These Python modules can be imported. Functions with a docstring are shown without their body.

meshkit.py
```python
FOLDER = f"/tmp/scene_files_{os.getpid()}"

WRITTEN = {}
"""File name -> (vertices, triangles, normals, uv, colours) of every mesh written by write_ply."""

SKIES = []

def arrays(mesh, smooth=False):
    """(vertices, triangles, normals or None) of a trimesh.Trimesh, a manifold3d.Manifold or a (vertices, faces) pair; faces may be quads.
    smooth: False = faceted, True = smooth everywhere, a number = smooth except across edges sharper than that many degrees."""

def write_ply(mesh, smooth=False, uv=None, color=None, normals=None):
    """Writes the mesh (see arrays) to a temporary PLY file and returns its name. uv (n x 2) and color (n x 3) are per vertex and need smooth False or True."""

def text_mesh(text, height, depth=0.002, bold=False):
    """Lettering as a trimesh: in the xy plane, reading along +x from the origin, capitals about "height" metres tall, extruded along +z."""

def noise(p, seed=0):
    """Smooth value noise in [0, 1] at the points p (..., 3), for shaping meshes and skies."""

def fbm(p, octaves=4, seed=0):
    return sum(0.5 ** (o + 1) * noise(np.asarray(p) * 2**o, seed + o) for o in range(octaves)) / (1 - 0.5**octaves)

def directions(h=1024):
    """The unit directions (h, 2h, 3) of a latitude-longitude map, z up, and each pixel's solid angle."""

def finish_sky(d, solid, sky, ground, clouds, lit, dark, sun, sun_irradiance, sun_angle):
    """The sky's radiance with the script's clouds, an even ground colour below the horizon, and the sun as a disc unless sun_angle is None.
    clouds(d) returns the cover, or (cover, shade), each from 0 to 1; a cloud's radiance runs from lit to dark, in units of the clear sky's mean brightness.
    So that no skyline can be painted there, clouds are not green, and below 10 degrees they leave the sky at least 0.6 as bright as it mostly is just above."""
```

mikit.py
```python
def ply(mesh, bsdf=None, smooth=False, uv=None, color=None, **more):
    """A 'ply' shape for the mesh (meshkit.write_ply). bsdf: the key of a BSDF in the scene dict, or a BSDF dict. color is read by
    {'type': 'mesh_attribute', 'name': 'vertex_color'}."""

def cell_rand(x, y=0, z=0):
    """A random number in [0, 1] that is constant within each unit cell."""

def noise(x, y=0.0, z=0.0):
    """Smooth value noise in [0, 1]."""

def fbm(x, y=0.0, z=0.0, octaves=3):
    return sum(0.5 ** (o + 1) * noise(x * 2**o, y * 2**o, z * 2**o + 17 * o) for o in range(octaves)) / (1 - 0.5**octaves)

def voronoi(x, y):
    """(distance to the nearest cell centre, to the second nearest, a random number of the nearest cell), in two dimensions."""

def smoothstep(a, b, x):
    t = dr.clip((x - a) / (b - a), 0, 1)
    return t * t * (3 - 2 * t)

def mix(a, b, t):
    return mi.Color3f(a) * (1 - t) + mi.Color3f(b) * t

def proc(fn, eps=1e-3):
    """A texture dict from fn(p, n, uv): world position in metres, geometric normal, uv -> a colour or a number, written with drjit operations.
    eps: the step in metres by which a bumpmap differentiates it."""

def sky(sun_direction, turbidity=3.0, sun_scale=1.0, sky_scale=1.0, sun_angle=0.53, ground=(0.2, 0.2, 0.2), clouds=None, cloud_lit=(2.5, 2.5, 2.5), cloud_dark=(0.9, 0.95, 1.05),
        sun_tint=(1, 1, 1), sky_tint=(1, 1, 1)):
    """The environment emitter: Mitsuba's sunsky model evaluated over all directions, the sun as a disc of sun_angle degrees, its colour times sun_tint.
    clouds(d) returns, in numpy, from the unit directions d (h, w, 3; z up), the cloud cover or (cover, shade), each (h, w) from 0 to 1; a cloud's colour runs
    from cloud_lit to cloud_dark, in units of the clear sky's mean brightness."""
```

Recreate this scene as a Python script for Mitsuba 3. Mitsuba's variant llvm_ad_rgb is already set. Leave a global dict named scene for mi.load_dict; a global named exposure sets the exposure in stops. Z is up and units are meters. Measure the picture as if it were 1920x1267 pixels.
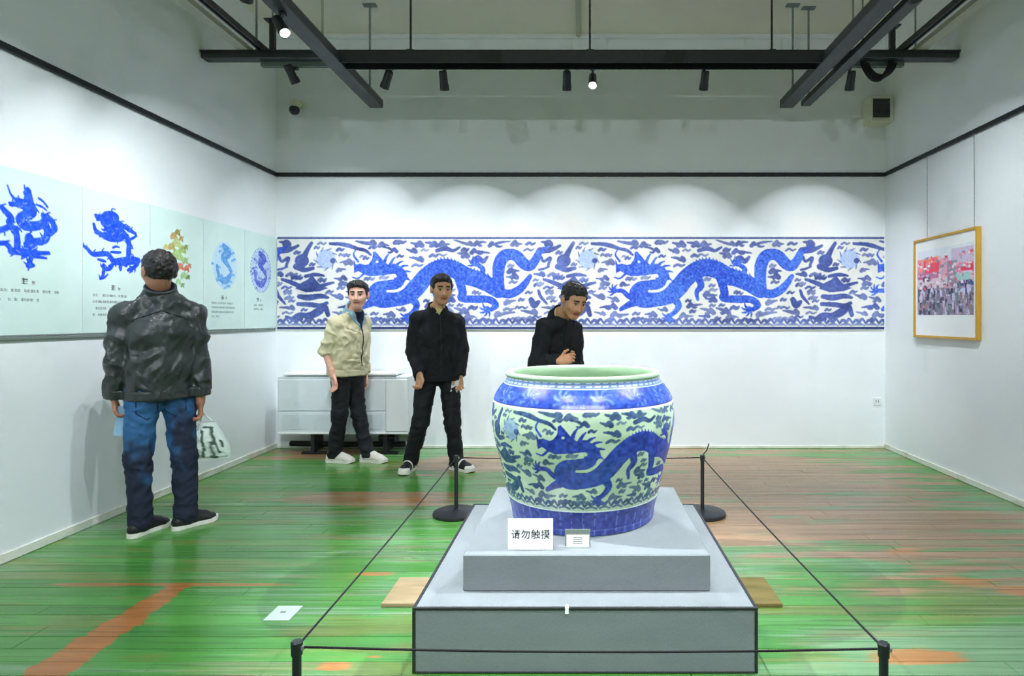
import math
import numpy as np
import drjit as dr
import mitsuba as mi
import trimesh
import manifold3d
import shapely
import shapely.geometry as sg
from PIL import Image, ImageDraw
import meshkit
import mikit
from mikit import noise, fbm, cell_rand, smoothstep, mix

T = mi.ScalarTransform4f
PI = math.pi
FOCAL = 1150.0                     # focal length in pixels of the 1920-wide frame
CX, CY, EYE = 1092.0, 598.0, 1.33  # vanishing point of the depth lines, and the eye height


def S(r, g, b):
    """An sRGB colour 0..255 as linear numbers."""
    c = np.array([r, g, b], float) / 255
    return [float(x) for x in np.where(c < 0.04045, c / 12.92, ((c + 0.055) / 1.055) ** 2.4)]


def at(px, py, d):
    """The point at depth d (metres along y) that measures (px, py) in the photograph."""
    return np.array([(px - CX) * d / FOCAL, d, EYE - (py - CY) * d / FOCAL])


scene, labels = {}, {}

# ---------------------------------------------------------------- camera, lights, exposure
scene['camera'] = {'type': 'perspective', 'fov_axis': 'x', 'fov': 2 * math.degrees(math.atan(960 / FOCAL)),
                   'principal_point_offset_x': (960 - CX) / 1920, 'principal_point_offset_y': (633.5 - CY) / 1267,
                   'near_clip': 0.05, 'far_clip': 60.0,
                   'to_world': T().look_at(origin=[0, 0, EYE], target=[0, 1, EYE], up=[0, 0, 1])}
exposure = -0.42
COOL = np.array([0.93, 1.0, 1.06])
LX0, LX1, WALL_Y, TOP, REAR = -3.157, 3.12, 6.32, 4.25, -3.6
# (name of the place, lens position, aim, watts per steradian, cutoff, beam): the track spots of the room and the added fill lamps
SPOTS = [
    # on the track before the far wall
    ('back', (-1.67, 5.17, 3.28), (-2.75, 6.25, 1.45), 15, 37, 6),
    ('back', (-2.38, 5.10, 3.29), (-1.75, 6.2, 1.45), 12, 37, 6),
    ('back', (-1.16, 5.17, 3.26), (-1.14, 6.3, 1.2), 26, 37, 6),
    ('back', (-0.13, 5.17, 3.26), (-0.14, 6.3, 1.2), 26, 37, 6),
    ('back', (1.02, 5.17, 3.26), (0.96, 6.3, 1.2), 26, 37, 6),
    ('back', (2.25, 5.17, 3.26), (2.38, 6.3, 1.2), 26, 37, 6),
    ('back', (0.085, 5.12, 3.28), (0.03, 2.85, 0.5), 46, 28, 8),
    # under the left beam
    ('left', (-1.94, 4.00, 3.195), (-0.1, 2.9, 0.5), 26, 28, 8),
    ('left', (-1.975, 3.60, 3.2), (-3.157, 5.25, 1.5), 16, 36, 7),
    ('left', (-1.975, 3.35, 3.2), (-3.157, 4.35, 1.5), 13, 36, 7),
    ('left', (-1.975, 3.00, 3.2), (-3.157, 3.45, 1.6), 15, 38, 7),
    ('left', (-1.975, 2.10, 3.2), (-3.157, 2.4, 1.6), 16, 38, 7),
    ('left', (-1.975, 2.70, 3.2), (-0.05, 2.9, 0.5), 84, 30, 8),
    # under the right beam
    ('right', (1.955, 3.60, 3.2), (3.12, 5.0, 1.5), 18, 36, 7),
    ('right', (1.955, 2.50, 3.2), (3.12, 3.0, 1.5), 10, 36, 7),
    ('right', (1.955, 2.80, 3.2), (0.05, 2.9, 0.5), 84, 30, 8),
    # under the cross beams over the plinth and behind the camera
    ('front', (-0.75, 1.31, 3.2), (-0.15, 2.8, 0.6), 20, 32, 8),
    ('front', (0.75, 1.31, 3.2), (0.15, 2.8, 0.6), 20, 32, 8),
    ('front', (-1.6, -1.29, 3.2), (-1.5, 3.2, 0.0), 33, 36, 12),  # this and the next two: floods added out of view as general fill
    ('front', (1.6, -1.29, 3.2), (1.5, 3.2, 0.0), 33, 36, 12),
    ('front', (0.0, -1.29, 3.2), (0.0, 3.6, 0.0), 22, 36, 12),
    ('front', (-0.8, -1.29, 3.2), (-0.7, 6.3, 2.5), 11, 62, 20),  # this and the next: wide lamps added out of view to lift the upper walls
    ('front', (0.8, -1.29, 3.2), (0.7, 6.3, 2.5), 11, 62, 20),
]

# ---------------------------------------------------------------- helpers


def numbered(name):
    """The first of name, name_001, name_002 ... that no key of the scene or of the labels takes."""
    k, i = name, 0
    while k in labels or k in scene or any(x.startswith(k + '__') for x in scene):
        i += 1
        k = f'{name}_{i:03d}'
    return k


def put(key, mesh, bsdf, smooth=False, **kw):
    scene[key] = mikit.ply(mesh, bsdf, smooth=smooth, **kw)
    return key


def part(parent, name, mesh, bsdf, smooth=False, label=None, **kw):
    base, i = f'{parent}__{name}', 0
    key = base
    while key in scene:
        i += 1
        key = f'{base}_{i:03d}'
    put(key, mesh, bsdf, smooth, **kw)
    if label:
        labels[key] = {'label': label}
    return key


def tag(key, label, cat, group=None):
    labels[key] = {'label': label, 'category': cat, **({'group': group} if group else {})}
    return key


def struct(key, mesh=None, bsdf=None, smooth=False, **kw):
    if mesh is not None:
        put(key, mesh, bsdf, smooth, **kw)
    labels[key] = {'kind': 'structure'}
    return key


def box(x0, x1, y0, y1, z0, z1, ch=0.0):
    """A box, its edges chamfered by ch."""
    if ch <= 0:
        m = trimesh.creation.box((x1 - x0, y1 - y0, z1 - z0))
        m.apply_translation(((x0 + x1) / 2, (y0 + y1) / 2, (z0 + z1) / 2))
        return m
    pts = []
    for x, sx in ((x0, 1), (x1, -1)):
        for y, sy in ((y0, 1), (y1, -1)):
            for z, sz in ((z0, 1), (z1, -1)):
                pts += [(x, y + sy * ch, z + sz * ch), (x + sx * ch, y, z + sz * ch), (x + sx * ch, y + sy * ch, z)]
    return trimesh.convex.convex_hull(np.array(pts))


def cyl(a, b, r, n=20, r2=None):
    """A closed cylinder or cone frustum from a to b."""
    a, b = np.asarray(a, float), np.asarray(b, float)
    r2 = r if r2 is None else r2
    z = (b - a) / np.linalg.norm(b - a)
    x = np.cross(z, [0, 0, 1] if abs(z[2]) < 0.9 else [1, 0, 0])
    x /= np.linalg.norm(x)
    y = np.cross(z, x)
    t = np.arange(n) * 2 * PI / n
    ring = np.cos(t)[:, None] * x + np.sin(t)[:, None] * y
    v = np.vstack([a + ring * r, b + ring * r2, [a], [b]])
    i = np.arange(n)
    j = (i + 1) % n
    f = np.vstack([np.stack([i, j, j + n], 1), np.stack([i, j + n, i + n], 1), np.stack([j, i, i * 0 + 2 * n], 1), np.stack([i + n, j + n, i * 0 + 2 * n + 1], 1)])
    return trimesh.Trimesh(v, f, process=False)


def tube(pts, r, n=8):
    """A tube through the points."""
    pts = np.asarray(pts, float)
    r = np.broadcast_to(r, len(pts))
    d = np.gradient(pts, axis=0)
    d /= np.linalg.norm(d, axis=1, keepdims=True)
    x = np.zeros_like(d)
    x[0] = np.cross(d[0], [0, 0, 1] if abs(d[0, 2]) < 0.9 else [1, 0, 0])
    for i in range(1, len(d)):
        x[i] = x[i - 1] - d[i] * (x[i - 1] @ d[i])
    x /= np.linalg.norm(x, axis=1, keepdims=True)
    y = np.cross(d, x)
    t = np.arange(n) * 2 * PI / n
    v = (pts[:, None] + r[:, None, None] * (np.cos(t)[None, :, None] * x[:, None] + np.sin(t)[None, :, None] * y[:, None])).reshape(-1, 3)
    m = len(pts)
    i, j = np.meshgrid(np.arange(m - 1), np.arange(n), indexing='ij')
    a, b = i * n + j, i * n + (j + 1) % n
    q = np.stack([a, a + n, b + n, b], -1).reshape(-1, 4)
    f = np.vstack([q[:, [0, 1, 2]], q[:, [0, 2, 3]]])
    v = np.vstack([v, pts[:1], pts[-1:]])
    k = np.arange(n)
    f = np.vstack([f, np.stack([(k + 1) % n * 0 + m * n, k, (k + 1) % n], 1), np.stack([k * 0 + m * n + 1, (m - 1) * n + (k + 1) % n, (m - 1) * n + k], 1)])
    return trimesh.Trimesh(v, f, process=False)


def lathe(profile, n=48, centre=(0, 0, 0)):
    """A surface of revolution about z from (r, z) pairs."""
    p = np.asarray(profile, float)
    t = np.arange(n) * 2 * PI / n
    v = np.stack([np.outer(p[:, 0], np.cos(t)), np.outer(p[:, 0], np.sin(t)), np.repeat(p[:, 1:2], n, 1)], -1).reshape(-1, 3) + np.asarray(centre)
    i, j = np.meshgrid(np.arange(len(p) - 1), np.arange(n), indexing='ij')
    a, b = i * n + j, i * n + (j + 1) % n
    q = np.stack([a, b, b + n, a + n], -1).reshape(-1, 4)
    return trimesh.Trimesh(v, np.vstack([q[:, [0, 1, 2]], q[:, [0, 2, 3]]]), process=False)


def join(ms):
    return trimesh.util.concatenate(ms)


# ---------------------------------------------------------------- materials


def twosided(b):
    return {'type': 'twosided', 'bsdf': b}


def pr(color, rough=0.6, spec=0.5, **kw):
    c = {'type': 'rgb', 'value': S(*color)} if isinstance(color, tuple) else color
    return twosided({'type': 'principled', 'base_color': c, 'roughness': rough, 'specular': spec, **kw})


def plaster(p, n, uv):
    s = fbm(p.x * 1.7 + p.y * 1.3, p.z * 1.9, 3.0)
    c = mix(S(226, 230, 232), S(234, 237, 239), s)
    # scuffs and rubbed marks with ragged outlines
    m = smoothstep(0.70, 0.82, fbm((p.x + p.y) * 2.3, p.z * 1.7, 9.0, 5))
    return mix(c, S(206, 211, 211), 0.22 * m)


scene['plaster'] = {'type': 'bumpmap', 'arbitrary': mikit.proc(lambda p, n, uv: fbm((p.x + p.y) * 60.0, p.z * 60.0, 1.0, 2), eps=2e-3), 'scale': 0.0008,
                    'bsdf': pr(mikit.proc(plaster), 0.75, 0.3)}
scene['ceiling_paint'] = pr(mikit.proc(lambda p, n, uv: mix(S(224, 219, 202), S(232, 228, 212), fbm(p.x * 1.3, p.y * 1.3, 0.5))), 0.8, 0.2)
scene['baseboard_paint'] = pr(mikit.proc(lambda p, n, uv: mix(S(222, 224, 212), S(196, 196, 178), smoothstep(0.5, 0.72, fbm((p.x + p.y) * 6.0, p.z * 12.0, 4.0, 4)))), 0.6, 0.4)
scene['black_metal'] = pr((26, 29, 31), 0.42, 0.5)
scene['beam_steel'] = pr(mikit.proc(lambda p, n, uv: mix(S(33, 37, 38), S(45, 49, 49), fbm(p.x * 9.0, p.y * 9.0, p.z * 9.0))), 0.45, 0.5)
scene['grey_steel'] = pr((112, 122, 116), 0.5, 0.5)
scene['pale_conduit'] = pr((176, 176, 160), 0.55, 0.4)
scene['rail_paint'] = pr((18, 26, 27), 0.5, 0.4)
scene['white_enamel'] = pr((212, 219, 222), 0.4, 0.5)
scene['white_plastic'] = pr((226, 229, 228), 0.45, 0.5)
scene['cream_plastic'] = pr((206, 206, 182), 0.5, 0.4)
scene['dark_grille'] = pr((64, 62, 58), 0.7, 0.3)
scene['rubber'] = pr((20, 20, 21), 0.7, 0.3)
scene['paper'] = pr((238, 239, 240), 0.8, 0.2)
scene['ink'] = pr((38, 38, 46), 0.8, 0.2)
scene['print_colors'] = pr({'type': 'mesh_attribute', 'name': 'vertex_color'}, 0.42, 0.35)
scene['matte_colors'] = pr({'type': 'mesh_attribute', 'name': 'vertex_color'}, 0.7, 0.25)
scene['lens'] = {'type': 'diffuse', 'reflectance': {'type': 'rgb', 'value': [0.7, 0.7, 0.7]}}


def carpet(p, n, uv):
    f = noise(p.x * 420.0, p.y * 420.0, p.z * 420.0)
    g = fbm(p.x * 5.0, p.y * 5.0, p.z * 9.0)
    return mix(S(100, 106, 108), S(126, 131, 133), 0.55 * f + 0.45 * g)


scene['plinth_carpet'] = pr(mikit.proc(carpet), 0.95, 0.1, sheen=0.3)


def floor_paint(p, n, uv):
    w = 0.094
    row = dr.floor((p.y - 0.88) / w)
    r1, r2 = cell_rand(row, 3.0), cell_rand(row, 8.0)
    along = fbm(p.x * 1.1 + r1 * 31.0, p.y * 2.2, 2.0, 3)
    streak = fbm(p.x * 2.5 + r2 * 50.0, p.y * 55.0, 5.0, 3)
    fine = fbm(p.x * 2.2 + r1 * 17.0, p.y * 62.0, 8.0, 3)
    green = mix(S(44, 98, 34), S(84, 148, 64), 0.50 * along + 0.34 * r1 + 0.18 * fine - 0.02)
    pale = mix(S(88, 122, 92), S(134, 158, 132), fine)
    fade = smoothstep(0.46, 0.62, fbm(p.x * 0.8 + 7.0, p.y * 1.4, 3.0, 3) * 0.75 + 0.25 * fine + 0.10 * (r2 - 0.5) + 0.10 * smoothstep(-0.4, 1.2, p.x + 0.5 * (along - 0.5)) - 0.06)
    c = mix(green, pale, 0.62 * fade)
    olive = smoothstep(0.50, 0.66, fbm(p.x * 1.7 + r2 * 3.0, p.y * 6.0, 6.0, 4) * 0.8 + 0.2 * fine + 0.06 * (r1 - 0.5))
    c = mix(c, mix(S(92, 92, 44), S(132, 116, 62), fine), 0.45 * olive)
    # where the paint is walked off, bare reddish wood shows, board by board
    wood = mix(S(122, 84, 62), S(166, 124, 96), 0.7 * fine + 0.3 * r2)
    rag = fbm(p.x * 2.2 + r1 * 9.0, p.y * 9.0, 1.0, 4)

    def patch(x, y, rx, ry):
        return 1.0 - dr.sqrt(dr.square((p.x - x) / rx) + dr.square((p.y - y) / ry))

    big = dr.maximum(dr.maximum(patch(1.35, 5.0, 1.7, 1.5), patch(2.1, 3.85, 1.3, 0.7)), patch(-0.7, 5.7, 0.9, 0.42))
    big = dr.maximum(dr.maximum(big, patch(0.9, 4.2, 1.0, 0.8)), dr.maximum(patch(-1.4, 4.55, 0.85, 0.2), patch(-2.6, 6.1, 0.5, 0.3)))
    worn = smoothstep(0.42, 0.60, rag * 0.62 + 0.38 * dr.maximum(big, -0.9) + 0.16 * (fine - 0.5) + 0.12 * (r2 - 0.5) + 0.14)
    c = mix(c, wood, 0.85 * worn)
    orange = mix(S(150, 92, 44), S(178, 120, 66), streak)
    small = dr.maximum(dr.maximum(patch(1.88, 3.53, 0.26, 0.10), patch(1.93, 3.13, 0.2, 0.09)), dr.maximum(patch(2.15, 3.0, 0.2, 0.06), patch(-1.42, 4.5, 0.42, 0.07)))
    small = dr.maximum(dr.maximum(small, patch(1.35, 2.42, 0.24, 0.08)), dr.maximum(patch(0.62, 2.95, 0.14, 0.05), patch(-0.95, 2.36, 0.11, 0.06)))
    small = dr.maximum(small, dr.maximum(patch(-1.08, 3.2, 0.16, 0.05), patch(-0.82, 2.42, 0.09, 0.03)))
    c = mix(c, orange, 0.85 * smoothstep(0.40, 0.58, rag * 0.6 + 0.42 * dr.maximum(small, -0.9) + 0.2 * (fine - 0.5)))
    # the filled joints left by a wall that once stood here
    edge = 0.07 * (rag - 0.5) + 0.03 * (fine - 0.5)
    stripe = smoothstep(0.012, -0.006, dr.abs(p.x + 2.015) - 0.045 - 0.045 * smoothstep(3.1, 2.3, p.y) - edge) * smoothstep(3.12, 3.08, p.y + edge)
    line = smoothstep(0.008, -0.004, dr.abs(p.y - 3.075) - 0.012 - 0.3 * edge) * smoothstep(0.0, 0.12, p.x + 2.72 + edge) * smoothstep(0.0, 0.3, -1.35 - p.x + 4.0 * edge)
    c = mix(c, mix(S(140, 80, 36), S(172, 106, 54), streak), dr.maximum(0.92 * stripe, 0.8 * line))
    dirt = smoothstep(0.60, 0.74, fbm(p.x * 2.6 + r2 * 5.0, p.y * 95.0, 7.0, 3))
    return mix(c, S(50, 64, 44), 0.34 * dirt)


scene['floor_paint'] = {'type': 'bumpmap', 'arbitrary': mikit.proc(lambda p, n, uv: fbm(p.x * 3.0, p.y * 40.0, 1.0, 3) + 0.25 * noise(p.x * 70.0, p.y * 190.0, 1.0), eps=2e-3),
                        'scale': 0.0012, 'bsdf': pr(mikit.proc(floor_paint), mikit.proc(lambda p, n, uv: 0.13 + 0.2 * fbm(p.x * 2.0, p.y * 9.0, 4.0)), 0.55)}
scene['floor_under'] = pr((30, 34, 26), 0.9, 0.1)
scene['brown_board'] = pr(mikit.proc(lambda p, n, uv: mix(S(84, 80, 44), S(122, 106, 62), fbm(p.x * 6.0, p.y * 30.0, 1.0))), 0.7, 0.2)
scene['sticker'] = pr((182, 200, 188), 0.5, 0.3)
scene['raw_board'] = pr(mikit.proc(lambda p, n, uv: mix(S(128, 110, 82), S(160, 142, 110), fbm(p.x * 4.0, p.y * 40.0, 1.0))), 0.7, 0.2)

# ---------------------------------------------------------------- the room
struct('floor', box(LX0 - 0.1, LX1 + 0.1, REAR - 0.1, WALL_Y + 0.1, -0.12, -0.022), 'floor_under')
rng = np.random.default_rng(5)
W = 0.094
for r in range(58):
    y0 = 0.88 + r * W
    y1 = min(y0 + W, WALL_Y - 0.002)
    if y1 - y0 < 0.02:
        continue
    cuts = sorted(rng.uniform(0.2, 0.8) * 2.1 + k * 2.1 + LX0 for k in range(3))
    xs = [LX0 + 0.002] + [c for c in cuts if LX0 + 0.5 < c < LX1 - 0.5] + [LX1 - 0.002]
    for a, b in zip(xs[:-1], xs[1:]):
        dz = rng.uniform(-0.0012, 0.0)
        part('floor', 'plank', box(a + 0.001, b - 0.001, y0 + 0.0012, y1 - 0.0012, -0.02, dz, 0.0015), 'floor_paint')
rows = [box(LX0 + 0.002, LX1 - 0.002, 0.88 - (r + 1) * W + 0.0012, 0.88 - r * W - 0.0012, -0.02, rng.uniform(-0.0012, 0), 0.0015) for r in range(47)]
k = part('floor', 'planks_beyond', join(rows), 'floor_paint')
labels[k] = {'kind': 'stuff', 'label': 'green painted boards running on towards the entrance'}
struct('ceiling', box(LX0 - 0.1, LX1 + 0.1, REAR - 0.1, WALL_Y + 0.1, TOP, TOP + 0.1), 'ceiling_paint')
struct('wall_back', box(LX0 - 0.1, LX1 + 0.1, WALL_Y, WALL_Y + 0.1, -0.1, TOP), 'plaster')
struct('wall_left', box(LX0 - 0.1, LX0, REAR, WALL_Y, -0.1, TOP), 'plaster')
struct('wall_right', box(LX1, LX1 + 0.1, REAR, WALL_Y, -0.1, TOP), 'plaster')
struct('wall_front', box(LX0 - 0.1, LX1 + 0.1, REAR - 0.1, REAR, -0.1, TOP), 'plaster')
struct('baseboard_left', box(LX0, LX0 + 0.012, REAR, WALL_Y, 0, 0.055, 0.004), 'baseboard_paint')
struct('baseboard_right', box(LX1 - 0.012, LX1, REAR, WALL_Y, 0, 0.05, 0.004), 'baseboard_paint')
struct('baseboard_back', box(LX0 + 0.012, LX1 - 0.012, WALL_Y - 0.012, WALL_Y, 0, 0.03, 0.004), 'baseboard_paint')
# black picture rail round the walls, and the small cornice under the ceiling
struct('trim_1', box(LX0, LX1, WALL_Y - 0.022, WALL_Y, 2.795, 2.835, 0.004), 'rail_paint')
struct('trim_2', box(LX0, LX0 + 0.022, REAR, WALL_Y - 0.022, 2.795, 2.835, 0.004), 'rail_paint')
struct('trim_3', box(LX1 - 0.022, LX1, REAR, WALL_Y - 0.022, 2.795, 2.835, 0.004), 'rail_paint')
struct('trim_4', join([box(LX0, LX1, WALL_Y - 0.03, WALL_Y, 4.06, 4.09, 0.006), box(LX0, LX1, WALL_Y - 0.05, WALL_Y, 4.21, TOP, 0.006)]), 'plaster')

# ---------------------------------------------------------------- the lighting frame under the ceiling
fr = tag('lighting_truss', 'black rectangular steel frame of beams hung across the ceiling with spotlights on it', 'lighting frame')
part(fr, 'side_beam', box(-2.04, -1.91, REAR, 5.88, 3.35, 3.43, 0.006), 'beam_steel')
part(fr, 'side_beam', box(1.89, 2.02, REAR, 5.88, 3.35, 3.43, 0.006), 'beam_steel')
part(fr, 'side_rail', box(2.08, 2.17, REAR, 5.84, 3.355, 3.41, 0.005), 'beam_steel')
part(fr, 'cable_trunking', tube([(2.06, REAR, 3.43), (2.06, 1.0, 3.432), (2.06, 5.0, 3.43)], 0.016), 'black_metal')


def channel(x0, x1, y0, y1, z0, z1, t=0.006):
    """A channel open towards the floor."""
    return join([box(x0, x1, y0, y1, z1 - t, z1), box(x0, x1, y0, y0 + t, z0, z1 - t), box(x0, x1, y1 - t, y1, z0, z1 - t)])


part(fr, 'cross_beam', channel(-1.91, 1.89, 4.83, 4.97, 3.35, 3.44), 'black_metal')
part(fr, 'cross_beam', channel(-1.91, 1.89, 1.24, 1.38, 3.35, 3.44), 'black_metal')
part(fr, 'cross_beam', channel(-1.91, 1.89, -1.36, -1.22, 3.35, 3.44), 'black_metal')
wc = tag('steel_channel', 'long black steel channel reaching from wall to wall behind the lighting frame', 'steel channel')
part(wc, 'body', box(LX0, LX1, 5.07, 5.17, 3.49, 3.55, 0.005), 'beam_steel')
part(wc, 'flange', box(LX0, LX1, 5.055, 5.07, 3.535, 3.55), 'black_metal')


def track(x0, x1, y0, y1, z0, z1):
    ax = 0.4 * (min(x1 - x0, y1 - y0))
    if x1 - x0 > y1 - y0:
        return join([box(x0, x1, y0, y1, z0 + 0.012, z1), box(x0, x1, y0, y0 + ax * 0.7, z0, z0 + 0.012), box(x0, x1, y1 - ax * 0.7, y1, z0, z0 + 0.012)])
    return join([box(x0, x1, y0, y1, z0 + 0.012, z1), box(x0, x0 + ax * 0.7, y0, y1, z0, z0 + 0.012), box(x1 - ax * 0.7, x1, y0, y1, z0, z0 + 0.012)])


g = 'lighting tracks under the ceiling'
k = tag('lighting_track', 'thin lighting track under the wall-to-wall channel, carrying the spotlights aimed at the far wall', 'lighting track', g)
part(k, 'rail', track(-2.7, 2.7, 5.145, 5.185, 3.45, 3.49), 'grey_steel')
k = tag('lighting_track_001', 'slim black track running along near the left wall above the channel', 'lighting track', g)
part(k, 'rail', track(-2.68, -2.63, REAR, 5.15, 3.55, 3.595), 'black_metal')
k = tag('lighting_track_002', 'slim black track running along near the right wall above the channel', 'lighting track', g)
part(k, 'rail', track(2.63, 2.68, REAR, 5.15, 3.55, 3.595), 'black_metal')
for sgn, side in ((-1, 'left'), (1, 'right')):
    k = numbered('cable_tray')
    tag(k, f'pale grey cable tray beside the black track near the {side} wall', 'cable tray', 'cable trays')
    part(k, 'tray', join([box(sgn * 2.80 - 0.045, sgn * 2.80 + 0.045, REAR, 5.15, 3.55, 3.556), box(sgn * 2.80 - 0.045, sgn * 2.80 - 0.041, REAR, 5.15, 3.556, 3.59), box(sgn * 2.80 + 0.041, sgn * 2.80 + 0.045, REAR, 5.15, 3.556, 3.59)]), 'pale_conduit')
    k = numbered('hanger_bracket')
    tag(k, f'stout black bracket standing on the channel near the {side} wall', 'bracket', 'brackets on the channel')
    x = sgn * 2.58
    z = 3.81 if sgn < 0 else 3.76
    part(k, 'post', box(x - 0.022, x + 0.022, 5.09, 5.13, 3.55, z, 0.004), 'black_metal')
    part(k, 'plate', box(x - 0.06, x + 0.06, 5.07, 5.15, z, z + 0.012, 0.003), 'black_metal')
    part(k, 'rod', cyl((x, 5.11, z + 0.012), (x, 5.11, TOP), 0.007, 10), 'grey_steel')

rods = [  # x, y, bottom, top, radius, material, with foot
    ((770 - CX) * 4.9 / FOCAL, 4.9, 3.44, TOP, 0.008, 'black_metal', 1, 'dark rod holding the cross beam left of its middle'),
    ((1106 - CX) * 4.9 / FOCAL, 4.9, 3.44, TOP, 0.008, 'black_metal', 1, 'dark rod holding the cross beam at its middle'),
    ((1447 - CX) * 4.9 / FOCAL, 4.9, 3.44, TOP, 0.008, 'black_metal', 1, 'dark rod holding the cross beam right of its middle'),
    (-1.975, 5.70, 3.43, TOP, 0.009, 'grey_steel', 2, 'thin grey rod holding the rear end of the left side beam'),
    (1.955, 5.70, 3.43, TOP, 0.009, 'grey_steel', 2, 'thin grey rod holding the rear end of the right side beam'),
    (-2.72, 5.12, 3.55, TOP, 0.008, 'grey_steel', 0, 'thin grey rod between the left wall and the left bracket'),
    (-2.17, 5.12, 3.55, TOP, 0.010, 'pale_conduit', 0, 'pale rod on the channel beside the left side beam'),
    (2.26, 5.12, 3.55, TOP, 0.007, 'grey_steel', 0, 'grey rod on the channel right of the right side beam'),
    (2.34, 5.12, 3.55, TOP, 0.007, 'grey_steel', 0, 'grey rod on the channel left of the right bracket'),
    (2.78, 5.12, 3.56, TOP, 0.007, 'grey_steel', 2, 'grey rod nearest the right wall'),
    (2.12, 5.75, 3.41, TOP, 0.009, 'grey_steel', 2, 'grey rod with a top plate over the right side rail'),
]
for x, y, z0, z1, r, m, foot, lab in rods:
    k = numbered('hanger_rod')
    tag(k, lab, 'hanger rod', 'hanger rods under the ceiling')
    z0 += 0.002
    part(k, 'rod', cyl((x, y, z0), (x, y, z1 - 0.0015), r, 10), m, 40)
    if foot == 1:
        part(k, 'clamp', box(x - 0.028, x + 0.028, y - 0.03, y + 0.03, z0, z0 + 0.035, 0.005), 'black_metal')
    if foot == 2:
        part(k, 'ceiling_plate', box(x - 0.06, x + 0.06, y - 0.03, y + 0.03, z1 - 0.012, z1), m)
k = tag('ceiling_conduit', 'pale conduit running along the middle of the ceiling', 'conduit')
part(k, 'pipe', cyl((-0.04, REAR, TOP - 0.025), (-0.04, 6.27, TOP - 0.025), 0.022, 14), 'pale_conduit', 40)
k = tag('cable_bundle', 'black cable bundle sagging under the channel beside the right bracket', 'cables')
for o, zz in ((0.0, 0.0), (0.025, 0.02), (-0.03, -0.025)):
    t = np.linspace(0, 1, 15)
    part(k, 'cable', tube(np.stack([2.35 + o + 0.24 * t, 5.11 + o * 0.6 + 0 * t, 3.468 + zz * np.sin(PI * t) - 0.13 * np.sin(PI * np.clip(t * 1.0, 0, 1)) ** 0.7], 1), 0.017, 8), 'rubber', True)

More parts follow.
